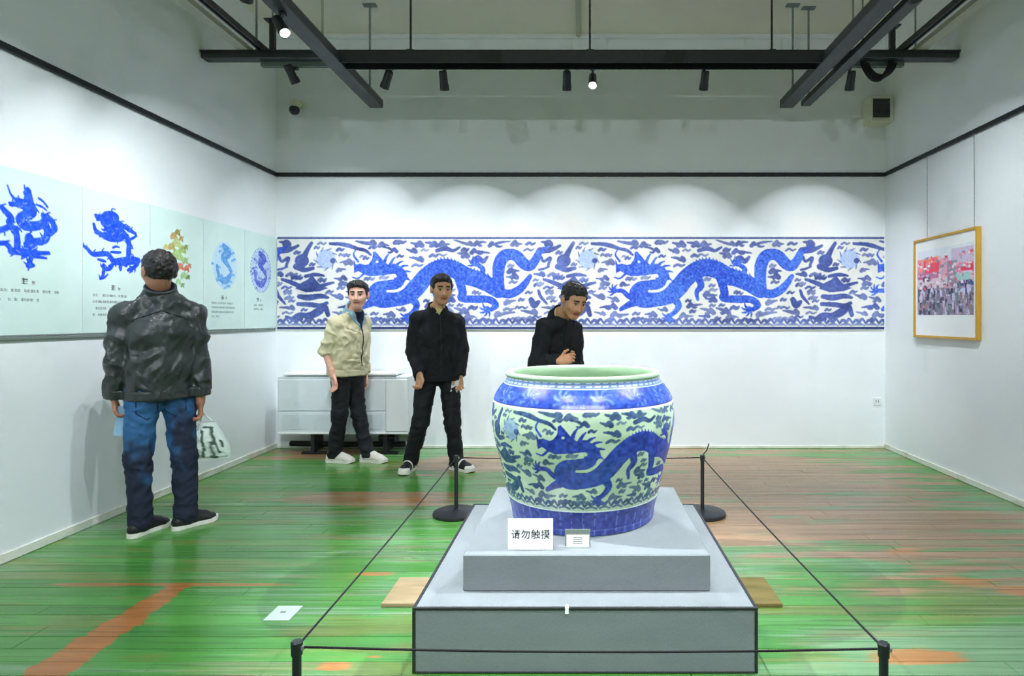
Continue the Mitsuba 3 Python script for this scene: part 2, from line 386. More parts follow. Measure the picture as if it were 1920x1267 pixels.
# the spotlights
where = {'back': 'track before the far wall', 'left': 'left side beam', 'right': 'right side beam', 'front': 'front cross beam'}
own = ['black spotlight under the track beside the left side beam, tilted to the left', 'black spotlight at the left end of the track, tilted to the right', 'black spotlight under the track left of the cross beam rod, pointing at the far wall', 'black spotlight under the track just left of the glowing one',
       'black spotlight under the track midway between the glowing one and the right side beam', 'black spotlight under the track, behind the right side beam', 'glowing spotlight under the middle of the track, facing into the room',
       'glowing spotlight under the left side beam, facing into the room', 'spotlight on the left side beam aimed at the corner medallions', 'spotlight on the left side beam aimed at the panel behind the man in leather',
       'spotlight on the left side beam aimed at the coiled blue dragon', 'spotlight on the left side beam farthest from the corner, aimed at the plain panels', 'spotlight on the left side beam aimed across at the jar',
       'spotlight on the right side beam aimed at the framed picture', 'spotlight on the right side beam aimed at the bare right wall', 'spotlight on the right side beam aimed across at the jar',
       'spotlight on the front cross beam left of the jar', 'spotlight on the front cross beam right of the jar', 'left flood spotlight added as unseen fill on the cross beam behind the camera', 'right flood spotlight added as unseen fill on the cross beam behind the camera',
       'middle flood spotlight added as unseen fill on the cross beam behind the camera', 'left wide spotlight added unseen behind the camera to brighten the upper far wall', 'right wide spotlight added unseen behind the camera to brighten the upper far wall']
for i, (place, pos, aim, power, cut, beam) in enumerate(SPOTS):
    pos, aim = np.array(pos), np.array(aim)
    d = (aim - pos) / np.linalg.norm(aim - pos)
    k = numbered('spotlight')
    tag(k, own[i], 'spotlight', 'ceiling spotlights')
    back = pos - d * 0.15
    prof = [(0.0, 0.0), (0.026, 0.0), (0.033, 0.008), (0.034, 0.10), (0.038, 0.115), (0.038, 0.152), (0.034, 0.152), (0.033, 0.135), (0.0, 0.134)]
    m = lathe(prof, 24)
    m.apply_transform(np.array(trimesh.geometry.align_vectors([0, 0, 1], d)))
    m.apply_translation(back)
    part(k, 'housing', m, 'black_metal', 40)
    mid = back + d * 0.03
    if place == 'back':
        topz, tx, ty = 3.45, mid[0], 5.165
    elif place == 'front':
        topz, tx, ty = 3.35, mid[0], 1.31 if pos[1] > 0 else -1.29
    else:
        tx = -1.975 if place == 'left' else 1.955
        topz, ty = 3.35, mid[1]
    part(k, 'stem', tube([(tx, ty, topz - 0.02), (mid[0], mid[1], mid[2])], 0.009, 8), 'black_metal', 40)
    part(k, 'adapter', box(tx - 0.02, tx + 0.02, ty - 0.02, ty + 0.02, topz - 0.022, topz - 0.0015, 0.003), 'black_metal')
    face = trimesh.creation.cylinder(radius=0.031, height=0.004, sections=24)
    face.apply_transform(np.array(trimesh.geometry.align_vectors([0, 0, 1], d)))
    face.apply_translation(pos - d * 0.012)
    key = part(k, 'lens', face, 'lens')
    glare = 60.0 if i in (6, 7) else 14.0
    scene[key]['emitter'] = {'type': 'area', 'radiance': {'type': 'rgb', 'value': [float(x) for x in glare * COOL]}, 'sampling_weight': 0.04}
    o = pos + d * 0.012
    scene[f'spot_beam_{i:02d}'] = {'type': 'spot', 'intensity': {'type': 'rgb', 'value': [float(x) for x in power * COOL]}, 'cutoff_angle': float(cut), 'beam_width': float(beam),
                                   'to_world': T().look_at(origin=o.tolist(), target=(o + d).tolist(), up=[0, 0, 1] if abs(d[2]) < 0.98 else [0, 1, 0])}

# ---------------------------------------------------------------- small fixtures on the walls
k = tag('security_camera', 'small black ball security camera on a pale bracket high in the left corner', 'security camera')
c = at(552, 206, 6.2)
part(k, 'bracket', join([cyl((c[0], WALL_Y, c[2] + 0.085), (c[0], WALL_Y - 0.02, c[2] + 0.085), 0.05, 20), cyl((c[0], WALL_Y - 0.02, c[2] + 0.085), (c[0], 6.2, c[2] + 0.075), 0.03, 16), cyl((c[0], 6.2, c[2] + 0.1), (c[0], 6.2, c[2] + 0.03), 0.045, 20)]), 'cream_plastic', 40)
ball = trimesh.creation.icosphere(subdivisions=3, radius=0.05)
ball.apply_translation(c)
part(k, 'ball', ball, 'black_metal', True)
part(k, 'lens', cyl(c + [0.012, -0.046, -0.01], c + [0.014, -0.054, -0.012], 0.014, 14), 'rubber', 40)
k = tag('wall_vent', 'cream boxed vent with a dark grille high in the right corner', 'vent')
v0, v1 = at(1633, 228, 6.14), at(1676, 178, 6.14)
part(k, 'box', box(v0[0], v1[0], 6.14, WALL_Y, v0[2], v1[2], 0.008), 'cream_plastic')
g0, g1 = at(1637, 220, 6.14), at(1668, 185, 6.14)
part(k, 'grille', join([box(g0[0], g1[0], 6.135, 6.142, g0[2], g1[2])] + [box(g0[0], g1[0], 6.126, 6.135, z, z + 0.009) for z in np.linspace(g0[2] + 0.008, g1[2] - 0.016, 8)]), 'dark_grille')
k = tag('wall_socket', 'small white socket plate low on the far wall near the right corner', 'socket')
c = at(1644, 752, WALL_Y)
part(k, 'plate', box(c[0] - 0.04, c[0] + 0.04, WALL_Y - 0.01, WALL_Y, c[2] - 0.04, c[2] + 0.04, 0.004), 'white_plastic')
part(k, 'slots', join([box(c[0] - 0.016, c[0] - 0.009, WALL_Y - 0.0108, WALL_Y - 0.009, c[2] - 0.012, c[2] + 0.012), box(c[0] + 0.009, c[0] + 0.016, WALL_Y - 0.0108, WALL_Y - 0.009, c[2] - 0.012, c[2] + 0.012)]), 'ink')

# ---------------------------------------------------------------- radiator unit at the far wall
k = tag('heater_cabinet', 'wide white heater cabinet on short feet at the far wall behind the man in beige', 'heater')
hx0, hx1, hy0, hy1, hz0, hz1 = -2.98, -1.70, 5.98, 6.28, 0.215, 0.80
part(k, 'body', box(hx0, hx1, hy0 + 0.012, hy1, hz0, hz1 - 0.03, 0.008), 'white_enamel')
part(k, 'top_panel', box(hx0 + 0.06, hx1 - 0.12, hy0 - 0.004, hy1, hz1 - 0.022, hz1, 0.006), 'white_plastic')
part(k, 'front_panel', box(hx0 + 0.015, hx1 - 0.22, hy0, hy0 + 0.012, 0.435, hz1 - 0.06, 0.004), 'white_enamel')
part(k, 'side_cover', box(hx1 - 0.215, hx1 - 0.004, hy0 - 0.006, hy0 + 0.012, hz0 + 0.02, hz1 - 0.06, 0.004), 'white_plastic')
part(k, 'lower_panel', join([box(hx0 + 0.015, hx1 - 0.22, hy0, hy0 + 0.012, hz0 + 0.01, 0.425, 0.003)]), 'white_enamel')
for z in np.linspace(hz0 + 0.045, 0.395, 12):
    part(k, 'slat', box(hx0 + 0.05, hx1 - 0.25, hy0 - 0.004, hy0 + 0.001, z, z + 0.006), 'white_enamel')
part(k, 'edge', box(hx0 + 0.01, hx1, hy0 - 0.008, hy0 + 0.012, hz0 - 0.008, hz0 + 0.012, 0.003), 'white_plastic')
for x in (hx0 + 0.33, hx1 - 0.24):
    part(k, 'foot', box(x - 0.018, x + 0.018, hy0 + 0.04, hy1 - 0.04, 0.02, hz0, 0.004), 'black_metal')
    part(k, 'foot_bar', box(x - 0.12, x + 0.12, hy0 + 0.06, hy0 + 0.10, 0.0, 0.02, 0.004), 'black_metal')
part(k, 'pipe', tube([(hx1 - 0.35, 6.2, 0.16), (hx1 - 0.15, 6.2, 0.16), (hx1 - 0.03, 6.2, 0.15), (hx1 - 0.02, 6.2, 0.0)], 0.022), 'pale_conduit', True)
part(k, 'pipe', tube([(hx0 + 0.02, 6.22, 0.07), (hx0 + 0.6, 6.22, 0.06), (hx1 - 0.1, 6.22, 0.065)], 0.028), 'rubber', True)
part(k, 'valve', join([cyl((hx1 - 0.16, 6.12, 0.11), (hx1 - 0.16, 6.12, 0.19), 0.035, 14), cyl((hx1 - 0.16, 6.12, 0.15), (hx1 - 0.33, 6.14, 0.14), 0.03, 14)]), 'black_metal', 40)

# ---------------------------------------------------------------- the two-step plinth
k = tag('plinth', 'grey carpeted two-step plinth with black metal edges under the great jar', 'plinth')
px0, px1, py0, py1, pz = -0.635, 0.655, 2.305, 3.595, 0.244
part(k, 'lower_step', box(px0, px1, py0, py1, 0.0, pz, 0.004), 'plinth_carpet')
part(k, 'upper_step', box(-0.477, 0.511, 2.448, 3.436, pz, 0.389, 0.004), 'plinth_carpet')
e = 0.008
for a in ((px0 - 0.004, px1 + 0.004, py0 - 0.004, py0 + e, pz - e, pz + 0.003), (px0 - 0.004, px0 + e, py0 + e, py1 + 0.004, pz - e, pz + 0.003), (px1 - e, px1 + 0.004, py0 + e, py1 + 0.004, pz - e, pz + 0.003),
          (px0 + e, px1 - e, py1 - e, py1 + 0.004, pz - e, pz + 0.003), (px0 - 0.004, px0 + e, py0 - 0.004, py0 + e, 0.0, pz - e), (px1 - e, px1 + 0.004, py0 - 0.004, py0 + e, 0.0, pz - e),
          (px0 - 0.004, px0 + e, py1 - e, py1 + 0.004, 0.0, pz - e), (px1 - e, px1 + 0.004, py1 - e, py1 + 0.004, 0.0, pz - e), (px0 + e, px1 - e, py0 - 0.004, py0 + e, 0.0, 0.007)):
    part(k, 'edge_strip', box(*a, 0.0015), 'black_metal')
c = at(1063, 1140, py0)
part(k, 'tape', join([box(c[0] - 0.007, c[0] + 0.007, py0 - 0.0055, py0 - 0.004, pz - 0.02, pz + 0.0045), box(c[0] - 0.007, c[0] + 0.007, py0 - 0.0055, py0 + 0.02, pz + 0.003, pz + 0.0045)]), 'paper', label='scrap of white tape over the front edge')
for sgn, x0, x1 in ((-1, -0.93, px0 - 0.008), (1, px1 + 0.008, 0.925)):
    kb = numbered('wooden_board')
    tag(kb, f'short worn board lying on the floor against the {"left" if sgn < 0 else "right"} side of the plinth', 'board', 'boards beside the plinth')
    part(kb, 'board', box(x0, x1, 2.83, 3.12, 0.0, 0.018, 0.003), 'raw_board' if sgn < 0 else 'brown_board')

# cards standing before the jar
GLYPHS = ['00000000000000000000000000001c0006001c000707fff8038ffff801c01c0000c01c000007fff00007fff000001c0000001c003f9ffffc3f8ffffc018000000183ffe00183ffe001830060018300600183ffe00183ffe001830060018300600193006001fbffe001f3ffe003c3006003830060030307e0000303e000000000',
          '000000000000000000000000006000000060000000e0000000c0000001c0000001fffff801fffff803860c3803060c38070e1c380e0c1c380e0c18381c1c18383818383010383830003030300070703000e0603000e0603001c0e0300381c0300781c0700f0380700e03807004070060000e00e0001c1fe000081fc000000000',
          '000000000000000000000000038007000300070003f8070007fc070006180700061807000e30fff80c30fff81ffec6383ffec6381c46c6380c46c6380c46c6380ffec6380ffec6380c46fff80c46fff80c4606000c4606000ffe06600ffe06700c4606300c460630184607f81846fff81847ffdc385ee00c101c000c00000000',
          '0000000000000000000000000300c1800300c180031ffff8031ffff80300c1800300c1803fe0c1803fe7ffe00307fff003060070030600700307fff00307fff00326007003e600700fe7fff03f07ffe03f00180003001800031ffff8031ffff803007e00030076000300e7000301c3c0030781e01f3f00781e1c003800000000']


def glyph_mesh(code, size, depth):
    """One written character in the xz plane from (0, 0), facing -y."""
    rows = [int(code[i * 8:i * 8 + 8], 16) for i in range(32)]
    boxes = []
    for r, bits in enumerate(rows):
        s = f'{bits:032b}'
        c = 0
        while c < 32:
            if s[c] == '1':
                e = c
                while e < 32 and s[e] == '1':
                    e += 1
                boxes.append(sg.box(c, -r - 1, e, -r))
                c = e
            else:
                c += 1
    shape = shapely.union_all(boxes).buffer(0.5).buffer(-0.5).simplify(0.4)
    m = join([trimesh.creation.extrude_polygon(p, depth * 32 / size, engine='earcut') for p in getattr(shape, 'geoms', [shape])])
    v = m.vertices * size / 32
    m.vertices = np.stack([v[:, 0], -v[:, 2], v[:, 1] + size], 1)
    return m


k = tag('sign_card', 'white do-not-touch card standing on the plinth at the foot of the jar', 'sign')
a0, a1 = at(952, 1030, 2.5), at(1037, 972, 2.5)
top = a1[2]
part(k, 'card', box(a0[0], a1[0], 2.5, 2.504, 0.389, top, 0.001), 'paper')
part(k, 'back_leg', trimesh.Trimesh(*(lambda v: (v, [[0, 1, 2], [0, 2, 3], [2, 1, 0], [3, 2, 0]]))(np.array([(a0[0] + 0.01, 2.504, top - 0.01), (a1[0] - 0.01, 2.504, top - 0.01), (a1[0] - 0.01, 2.555, 0.3895), (a0[0] + 0.01, 2.555, 0.3895)])), process=False), 'paper')
for i, code in enumerate(GLYPHS):
    g = glyph_mesh(code, 0.041, 0.0006)
    g.apply_translation((a0[0] + 0.012 + i * 0.0405, 2.5, 0.434))
    part(k, 'character', g, 'ink')
k = tag('label_card', 'small white label card on the plinth right of the sign card', 'label')
b0, b1 = at(1062, 1030, 2.53), at(1105, 1008, 2.53)
part(k, 'card', box(b0[0], b1[0], 2.53, 2.533, 0.389, 0.44, 0.001), 'paper')
part(k, 'holder', join([box(b0[0] - 0.006, b1[0] + 0.004, 2.534, 2.537, 0.389, 0.462, 0.001), box(b0[0] - 0.006, b1[0] + 0.004, 2.52, 2.56, 0.389, 0.391)]), 'grey_steel')
rng = np.random.default_rng(3)
part(k, 'text', join([box(b0[0] + 0.026 + x, b0[0] + 0.026 + x + w, 2.5295, 2.5302, z, z + 0.0035) for z in np.arange(0.403, 0.432, 0.008) for x, w in ((0.0, 0.04),)]), 'grey_steel')
k = tag('floor_sticker', 'white paper sticker on the green floor left of the plinth', 'sticker')
part(k, 'paper', box(-1.41, -1.295, 2.705, 2.845, 0.0002, 0.0012), 'sticker')
part(k, 'mark', box(-1.37, -1.345, 2.775, 2.79, 0.0012, 0.0015), 'grey_steel')

# ---------------------------------------------------------------- barrier posts and cords
posts = [((-0.822, 1.765), 'nearest left barrier post at the corner before the plinth'), ((0.862, 1.755), 'nearest right barrier post at the corner before the plinth'),
         ((-0.859, 4.176), 'rear left barrier post with a round base, before the man in black'), ((0.817, 4.176), 'rear right barrier post with a round base, beside the plinth')]
PZ = 0.405
for (x, y), lab in posts:
    k = numbered('barrier_post')
    tag(k, lab, 'barrier post', 'barrier posts round the plinth')
    prof = [(0.0, 0.0), (0.155, 0.0), (0.157, 0.008), (0.155, 0.020), (0.14, 0.027), (0.03, 0.034), (0.02, 0.04), (0.0, 0.04)]
    part(k, 'base', lathe(prof, 48, (x, y, 0)), 'black_metal', 40)
    part(k, 'pole', cyl((x, y, 0.035), (x, y, PZ - 0.03), 0.0125, 20), 'black_metal', 40)
    part(k, 'cap', lathe([(0.0, PZ - 0.04), (0.0155, PZ - 0.04), (0.0165, PZ - 0.004), (0.013, PZ), (0.0, PZ)], 20, (x, y, 0)), 'black_metal', 40)
    part(k, 'clip', box(x + 0.014, x + 0.022, y - 0.006, y + 0.006, PZ - 0.026, PZ - 0.014, 0.001), 'grey_steel')


def cord(a, b, sag, lab, m):
    k = numbered('barrier_rope')
    tag(k, lab, 'cord', 'cords between the barrier posts')
    t = np.linspace(0, 1, 15)[:, None]
    p = np.array(a) * (1 - t) + np.array(b) * t
    p[:, 2] -= sag * 4 * (t * (1 - t))[:, 0]
    put(k, tube(p, 0.0032, 8), m, True)


(q0, q1, q2, q3) = [np.array([x, y, PZ - 0.018]) for (x, y), _ in posts]
cord(q0 + [0.019, 0, 0], q1 - [0.019, 0, 0], 0.012, 'black cord across the front of the plinth between the near posts', 'rubber')
cord(q0 + [0, 0.021, 0], q2 - [0, 0.021, 0], 0.012, 'black cord along the left side of the plinth', 'rubber')
cord(q1 + [0, 0.021, 0], q3 - [0, 0.021, 0], 0.010, 'black cord along the right side of the plinth', 'rubber')
cord(q2 + [0.019, 0, 0], q3 - [0.019, 0, 0], 0.010, 'black cord behind the jar between the rear posts', 'rubber')
k = tag('rope_end', 'loose cord end sticking up from the rear right barrier post', 'cord end')
put(k, tube([q3 + [0.006, 0, 0.022], q3 + [0.03, 0.0, 0.05], q3 + [0.045, 0.0, 0.095]], 0.0035), 'rubber', True)

# ---------------------------------------------------------------- the framed picture on the right wall
k = tag('framed_picture', 'framed pink and violet picture in a gold frame on the right wall', 'picture')
fy0, fy1, fz0, fz1, fx = 4.79, 5.71, 1.163, 2.055, LX1 - 0.04
scene['gold'] = pr((196, 150, 48), 0.38, 0.5, metallic=0.35)
bar = 0.02
for a in ((fy0, fy0 + bar, fz0, fz1), (fy1 - bar, fy1, fz0, fz1), (fy0 + bar, fy1 - bar, fz0, fz0 + bar), (fy0 + bar, fy1 - bar, fz1 - bar, fz1)):
    part(k, 'frame_bar', box(fx, LX1 - 0.006, a[0], a[1], a[2], a[3], 0.002), 'gold')
part(k, 'mat', box(fx + 0.012, LX1 - 0.008, fy0 + bar - 0.002, fy1 - bar + 0.002, fz0 + bar - 0.002, fz1 - bar + 0.002), 'paper')
for y in (4.86, 5.52):
    kw = numbered('picture_wire')
    tag(kw, f'thin pale wire from the black rail down to the {"near" if y < 5 else "far"} end of the framed picture', 'wire', 'picture wires')
    put(kw, tube([(LX1 - 0.018, y, 2.80), (LX1 - 0.014, y, fz1 - 0.02)], 0.002, 6), 'grey_steel')


def lin(rgb):
    c = np.asarray(rgb, float) / 255
    return np.where(c < 0.04045, c / 12.92, ((c + 0.055) / 1.055) ** 2.4)


def colour_sheet(o, du, dv, rgb):
    """A flat sheet from corner o along du (columns) and dv (rows), one colour per vertex: (mesh, colours)."""
    h, w = rgb.shape[:2]
    u, v = np.meshgrid(np.linspace(0, 1, w), np.linspace(0, 1, h))
    p = np.asarray(o)[None] + u.reshape(-1, 1) * np.asarray(du)[None] + v.reshape(-1, 1) * np.asarray(dv)[None]
    i, j = np.meshgrid(np.arange(h - 1), np.arange(w - 1), indexing='ij')
    a = (i * w + j).ravel()
    q = np.stack([a, a + w, a + w + 1, a + 1], 1)
    return (p, q), lin(rgb).reshape(-1, 3)


# the printed picture: rough blocks of colour, as the photograph shows it
rng = np.random.default_rng(11)
pic = np.array(Image.new('RGB', (110, 74), (226, 214, 230)))
im = Image.fromarray(pic)
dd = ImageDraw.Draw(im)
dd.rectangle((0, 0, 110, 13), fill=(226, 228, 236))
dd.rectangle((70, 4, 110, 26), fill=(206, 190, 214))
dd.polygon([(0, 10), (48, 8), (50, 24), (40, 32), (0, 30)], fill=(240, 140, 140))
dd.rectangle((14, 12, 46, 26), fill=(232, 70, 90))
dd.rectangle((18, 10, 46, 15), fill=(244, 120, 104))
dd.rectangle((0, 26, 44, 33), fill=(196, 110, 150))
dd.rectangle((50, 12, 64, 32), fill=(236, 168, 190))
dd.rectangle((62, 16, 80, 40), fill=(146, 136, 156))
dd.rectangle((80, 20, 110, 28), fill=(232, 110, 140))
dd.rectangle((88, 22, 110, 27), fill=(206, 50, 82))
dd.rectangle((78, 30, 104, 37), fill=(170, 204, 200))
dd.rectangle((80, 38, 110, 45), fill=(54, 76, 132))
dd.rectangle((0, 33, 60, 44), fill=(218, 200, 210))
dd.rectangle((12, 30, 26, 35), fill=(70, 50, 84))
dd.rectangle((0, 44, 110, 74), fill=(164, 150, 176))
dd.rectangle((18, 46, 104, 52), fill=(206, 204, 236))
for i in range(260):
    x, y = rng.integers(0, 110), rng.integers(40, 74)
    c = [(84, 74, 104), (196, 190, 214), (130, 116, 140), (60, 52, 80), (112, 128, 130), (150, 120, 130)][rng.integers(6)]
    dd.rectangle((x, y, x + rng.integers(1, 6), y + rng.integers(2, 8)), fill=c)
for i in range(150):
    x, y = rng.integers(0, 110), rng.integers(8, 44)
    c = [(236, 190, 206), (214, 150, 170), (150, 130, 150), (240, 224, 232), (190, 180, 196), (216, 90, 110)][rng.integers(6)]
    dd.rectangle((x, y, x + rng.integers(1, 7), y + rng.integers(1, 3)), fill=c)
pic = np.asarray(im).astype(float) + rng.normal(0, 6, (74, 110, 1))
(ms, col) = colour_sheet((fx + 0.0112, 5.655, 1.945), (0, -0.81, 0), (0, 0, -0.58), np.clip(pic, 0, 255))
part(k, 'print', ms, 'print_colors', False, color=col, label='pink, red and violet printed scene')

# ---------------------------------------------------------------- the dragon pattern shared by the wall print and the jar
# One repeat is 490 units long and 165 high. Layers, each 0..1: dragon, cloud (dark), wash (light blue)
PW, PH, SS = 490, 165, 3


def spline(pts, n=14):
    """Points (x, y, width) run through smoothly."""
    p = np.asarray(pts, float)
    q = np.vstack([2 * p[0] - p[1], p, 2 * p[-1] - p[-2]])
    t = np.linspace(0, 1, n, endpoint=False)[:, None]
    out = [0.5 * (2 * q[i] + (q[i + 1] - q[i - 1]) * t + (2 * q[i - 1] - 5 * q[i] + 4 * q[i + 1] - q[i + 2]) * t ** 2 + (3 * q[i] - q[i - 1] - 3 * q[i + 1] + q[i + 2]) * t ** 3) for i in range(1, len(q) - 2)]
    return np.vstack(out + [p[-1:]])


class Layer:
    def __init__(self, w, h, ox=0, oy=0, period=None, scale=SS):
        self.im = Image.new('L', (int(w * scale), int(h * scale)))
        self.d = ImageDraw.Draw(self.im)
        self.o, self.s, self.shifts = (ox, oy), scale, (0,) if period is None else (-period, 0, period)

    def stroke(self, pts, v=255):
        q = spline(pts) if len(pts) > 1 else np.array(pts, float)
        for sh in self.shifts:
            for x, y, w in q:
                x, y, r = (x - self.o[0] + sh) * self.s, (y - self.o[1]) * self.s, max(w * self.s / 2, 0.8)
                self.d.ellipse((x - r, y - r, x + r, y + r), fill=v)
        return self

    def poly(self, pts, v=255):
        for sh in self.shifts:
            self.d.polygon([((x - self.o[0] + sh) * self.s, (y - self.o[1]) * self.s) for x, y in pts], fill=v)
        return self

    def blob(self, x, y, rx, ry, v=255):
        for sh in self.shifts:
            a, b = (x - self.o[0] + sh) * self.s, (y - self.o[1]) * self.s
            self.d.ellipse((a - rx * self.s, b - ry * self.s, a + rx * self.s, b + ry * self.s), fill=v)
        return self

    def array(self):
        return np.asarray(self.im).astype(float) / 255


def paw(layer, x, y, r, a0, a1, n=5, w=3.5):
    """A dragon's foot: n claws spread between the angles a0 and a1 (degrees)."""
    layer.blob(x, y, r * 0.42, r * 0.42)
    for a in np.radians(np.linspace(a0, a1, n)):
        c, s = math.cos(a), math.sin(a)
        layer.stroke([(x, y, w), (x + 0.6 * r * c, y + 0.6 * r * s, w), (x + r * (c - 0.25 * s), y + r * (s + 0.25 * c), w * 0.4)])


O = (520, 450)
dragon = Layer(PW, PH, *O, period=PW)
# head with open jaws, crest and horns
dragon.poly([(664, 487), (668, 496), (676, 494), (686, 497), (692, 495), (699, 486), (700, 473), (704, 471), (712, 480), (720, 490), (731, 498), (743, 501), (753, 508), (758, 520), (742, 516), (716, 516), (695, 519), (683, 514), (673, 508), (665, 512)])
dragon.stroke([(740, 506, 23), (752, 518, 25), (748, 533, 25), (730, 537, 23), (712, 540, 25), (707, 552, 35), (717, 559, 36), (742, 558, 33), (764, 553, 33), (781, 540, 33), (795, 523, 32), (812, 509, 32), (832, 502, 32), (853, 506, 32), (873, 517, 32), (895, 524, 30), (915, 533, 29), (934, 545, 27)])
dragon.stroke([(937, 548, 21), (935, 525, 21), (936, 499, 23), (944, 482, 23), (957, 477, 21), (970, 481, 21), (982, 494, 21), (994, 499, 18), (1004, 488, 16), (1010, 474, 12)])
dragon.stroke([(940, 549, 16), (957, 551, 16), (974, 543, 15), (986, 530, 12), (994, 518, 8)])
dragon.stroke([(1008, 480, 8), (1018, 470, 6), (1030, 462, 3)])
# legs and feet
dragon.stroke([(860, 520, 16), (868, 548, 15), (866, 559, 13), (892, 561, 14), (918, 562, 13), (930, 572, 12), (922, 580, 8)])
paw(dragon, 914, 580, 14, 60, 220)
dragon.stroke([(708, 556, 16), (690, 556, 10), (678, 546, 8), (668, 545, 7)])
paw(dragon, 662, 545, 12, 120, 280)
dragon.stroke([(700, 566, 16), (684, 574, 10), (674, 580, 7)])
dragon.stroke([(770, 556, 16), (782, 572, 12), (776, 584, 9), (766, 592, 8)])
paw(dragon, 764, 593, 13, 40, 190)
dragon.stroke([(820, 522, 14), (824, 536, 12), (816, 548, 8), (818, 562, 5)])
dragon.stroke([(898, 520, 12), (906, 506, 9), (896, 496, 8)])
paw(dragon, 892, 494, 14, 150, 330)
# mane, whiskers and back fins
for a in ((742, 500, 756, 490), (748, 504, 766, 498), (754, 512, 771, 510), (732, 497, 742, 482), (722, 490, 730, 476), (757, 522, 770, 526)):
    dragon.stroke([(a[0], a[1], 6), ((a[0] + a[2]) / 2, (a[1] + a[3]) / 2 - 2, 4), (a[2], a[3], 1.6)])
dragon.stroke([(672, 490, 4), (664, 478, 3), (668, 468, 2)]).stroke([(682, 514, 4), (672, 522, 3), (662, 520, 2)])
q = spline([(781, 526, 1), (795, 509, 1), (812, 495, 1), (832, 487, 1), (855, 491, 1), (876, 503, 1), (898, 510, 1), (920, 519, 1)])
for x, y, _ in q[::4]:
    dragon.stroke([(x, y + 3, 4), (x - 2, y - 4, 1.5)])
cut = Layer(PW, PH, *O, period=PW)      # the gaps that stay white between jaws and coils
cut.stroke([(690, 520, 3), (716, 519, 4), (738, 517, 6), (742, 518, 5)]).stroke([(727, 546, 4), (745, 545, 5), (758, 537, 5), (763, 528, 6)]).blob(708, 491, 2.5, 2)
dragon_m = dragon.array() * (1 - cut.array())

wash = Layer(PW, PH, *O, period=PW)
wash.blob(612, 486, 18, 18)
wash.blob(1097 - 490, 480, 10, 10)
cloud = Layer(PW, PH, *O, period=PW)
# flaming pearl with its dark core and licks
cloud.blob(625, 489, 5, 5)
for a in np.radians(np.arange(0, 360, 40)):
    cloud.stroke([(612 + 17 * math.cos(a), 486 + 17 * math.sin(a), 2.4), (612 + 22 * math.cos(a + 0.3), 486 + 22 * math.sin(a + 0.3), 1.4)], 190)
# the rock and wave stack left of the pearl
cloud.blob(567, 489, 13, 12).stroke([(572, 480, 11), (578, 468, 8), (585, 456, 6)]).stroke([(556, 500, 11), (572, 506, 9), (588, 503, 6)])
cloud.poly([(555, 541), (566, 530), (578, 524), (586, 516), (594, 526), (604, 536), (616, 540), (600, 546), (575, 548)])
cloud.stroke([(530, 524, 5), (548, 530, 8), (566, 538, 9)]).stroke([(600, 538, 9), (614, 533, 6), (626, 530, 4)]).stroke([(574, 518, 6), (592, 515, 7), (608, 517, 4)])
cloud.stroke([(562, 556, 8), (580, 558, 11), (602, 555, 9), (616, 558, 5)]).stroke([(560, 570, 7), (582, 571, 9), (602, 573, 8), (614, 568, 6)]).stroke([(548, 597, 5), (562, 590, 8), (580, 592, 12), (598, 584, 15), (610, 575, 10), (616, 590, 8)])
cloud.stroke([(520, 545, 5), (524, 556, 6), (531, 564, 5), (536, 570, 3)]).stroke([(538, 594, 5), (552, 598, 6), (566, 598, 7)])
cloud.stroke([(522, 470, 12), (540, 468, 12), (550, 466, 7), (560, 461, 5)]).stroke([(524, 482, 6), (530, 490, 5), (542, 484, 6), (538, 498, 5)]).stroke([(521, 506, 4), (530, 504, 4), (540, 500, 3)])
cloud.stroke([(620, 457, 5), (640, 458, 7), (655, 461, 8), (670, 466, 6), (686, 470, 6), (696, 478, 4)])
cloud.stroke([(820, 470, 7), (836, 466, 8), (850, 470, 6), (862, 464, 4)]).stroke([(884, 492, 6), (896, 484, 10), (906, 490, 9), (914, 482, 5)]).stroke([(996, 562, 10), (1002, 572, 12), (1010, 566, 7)])
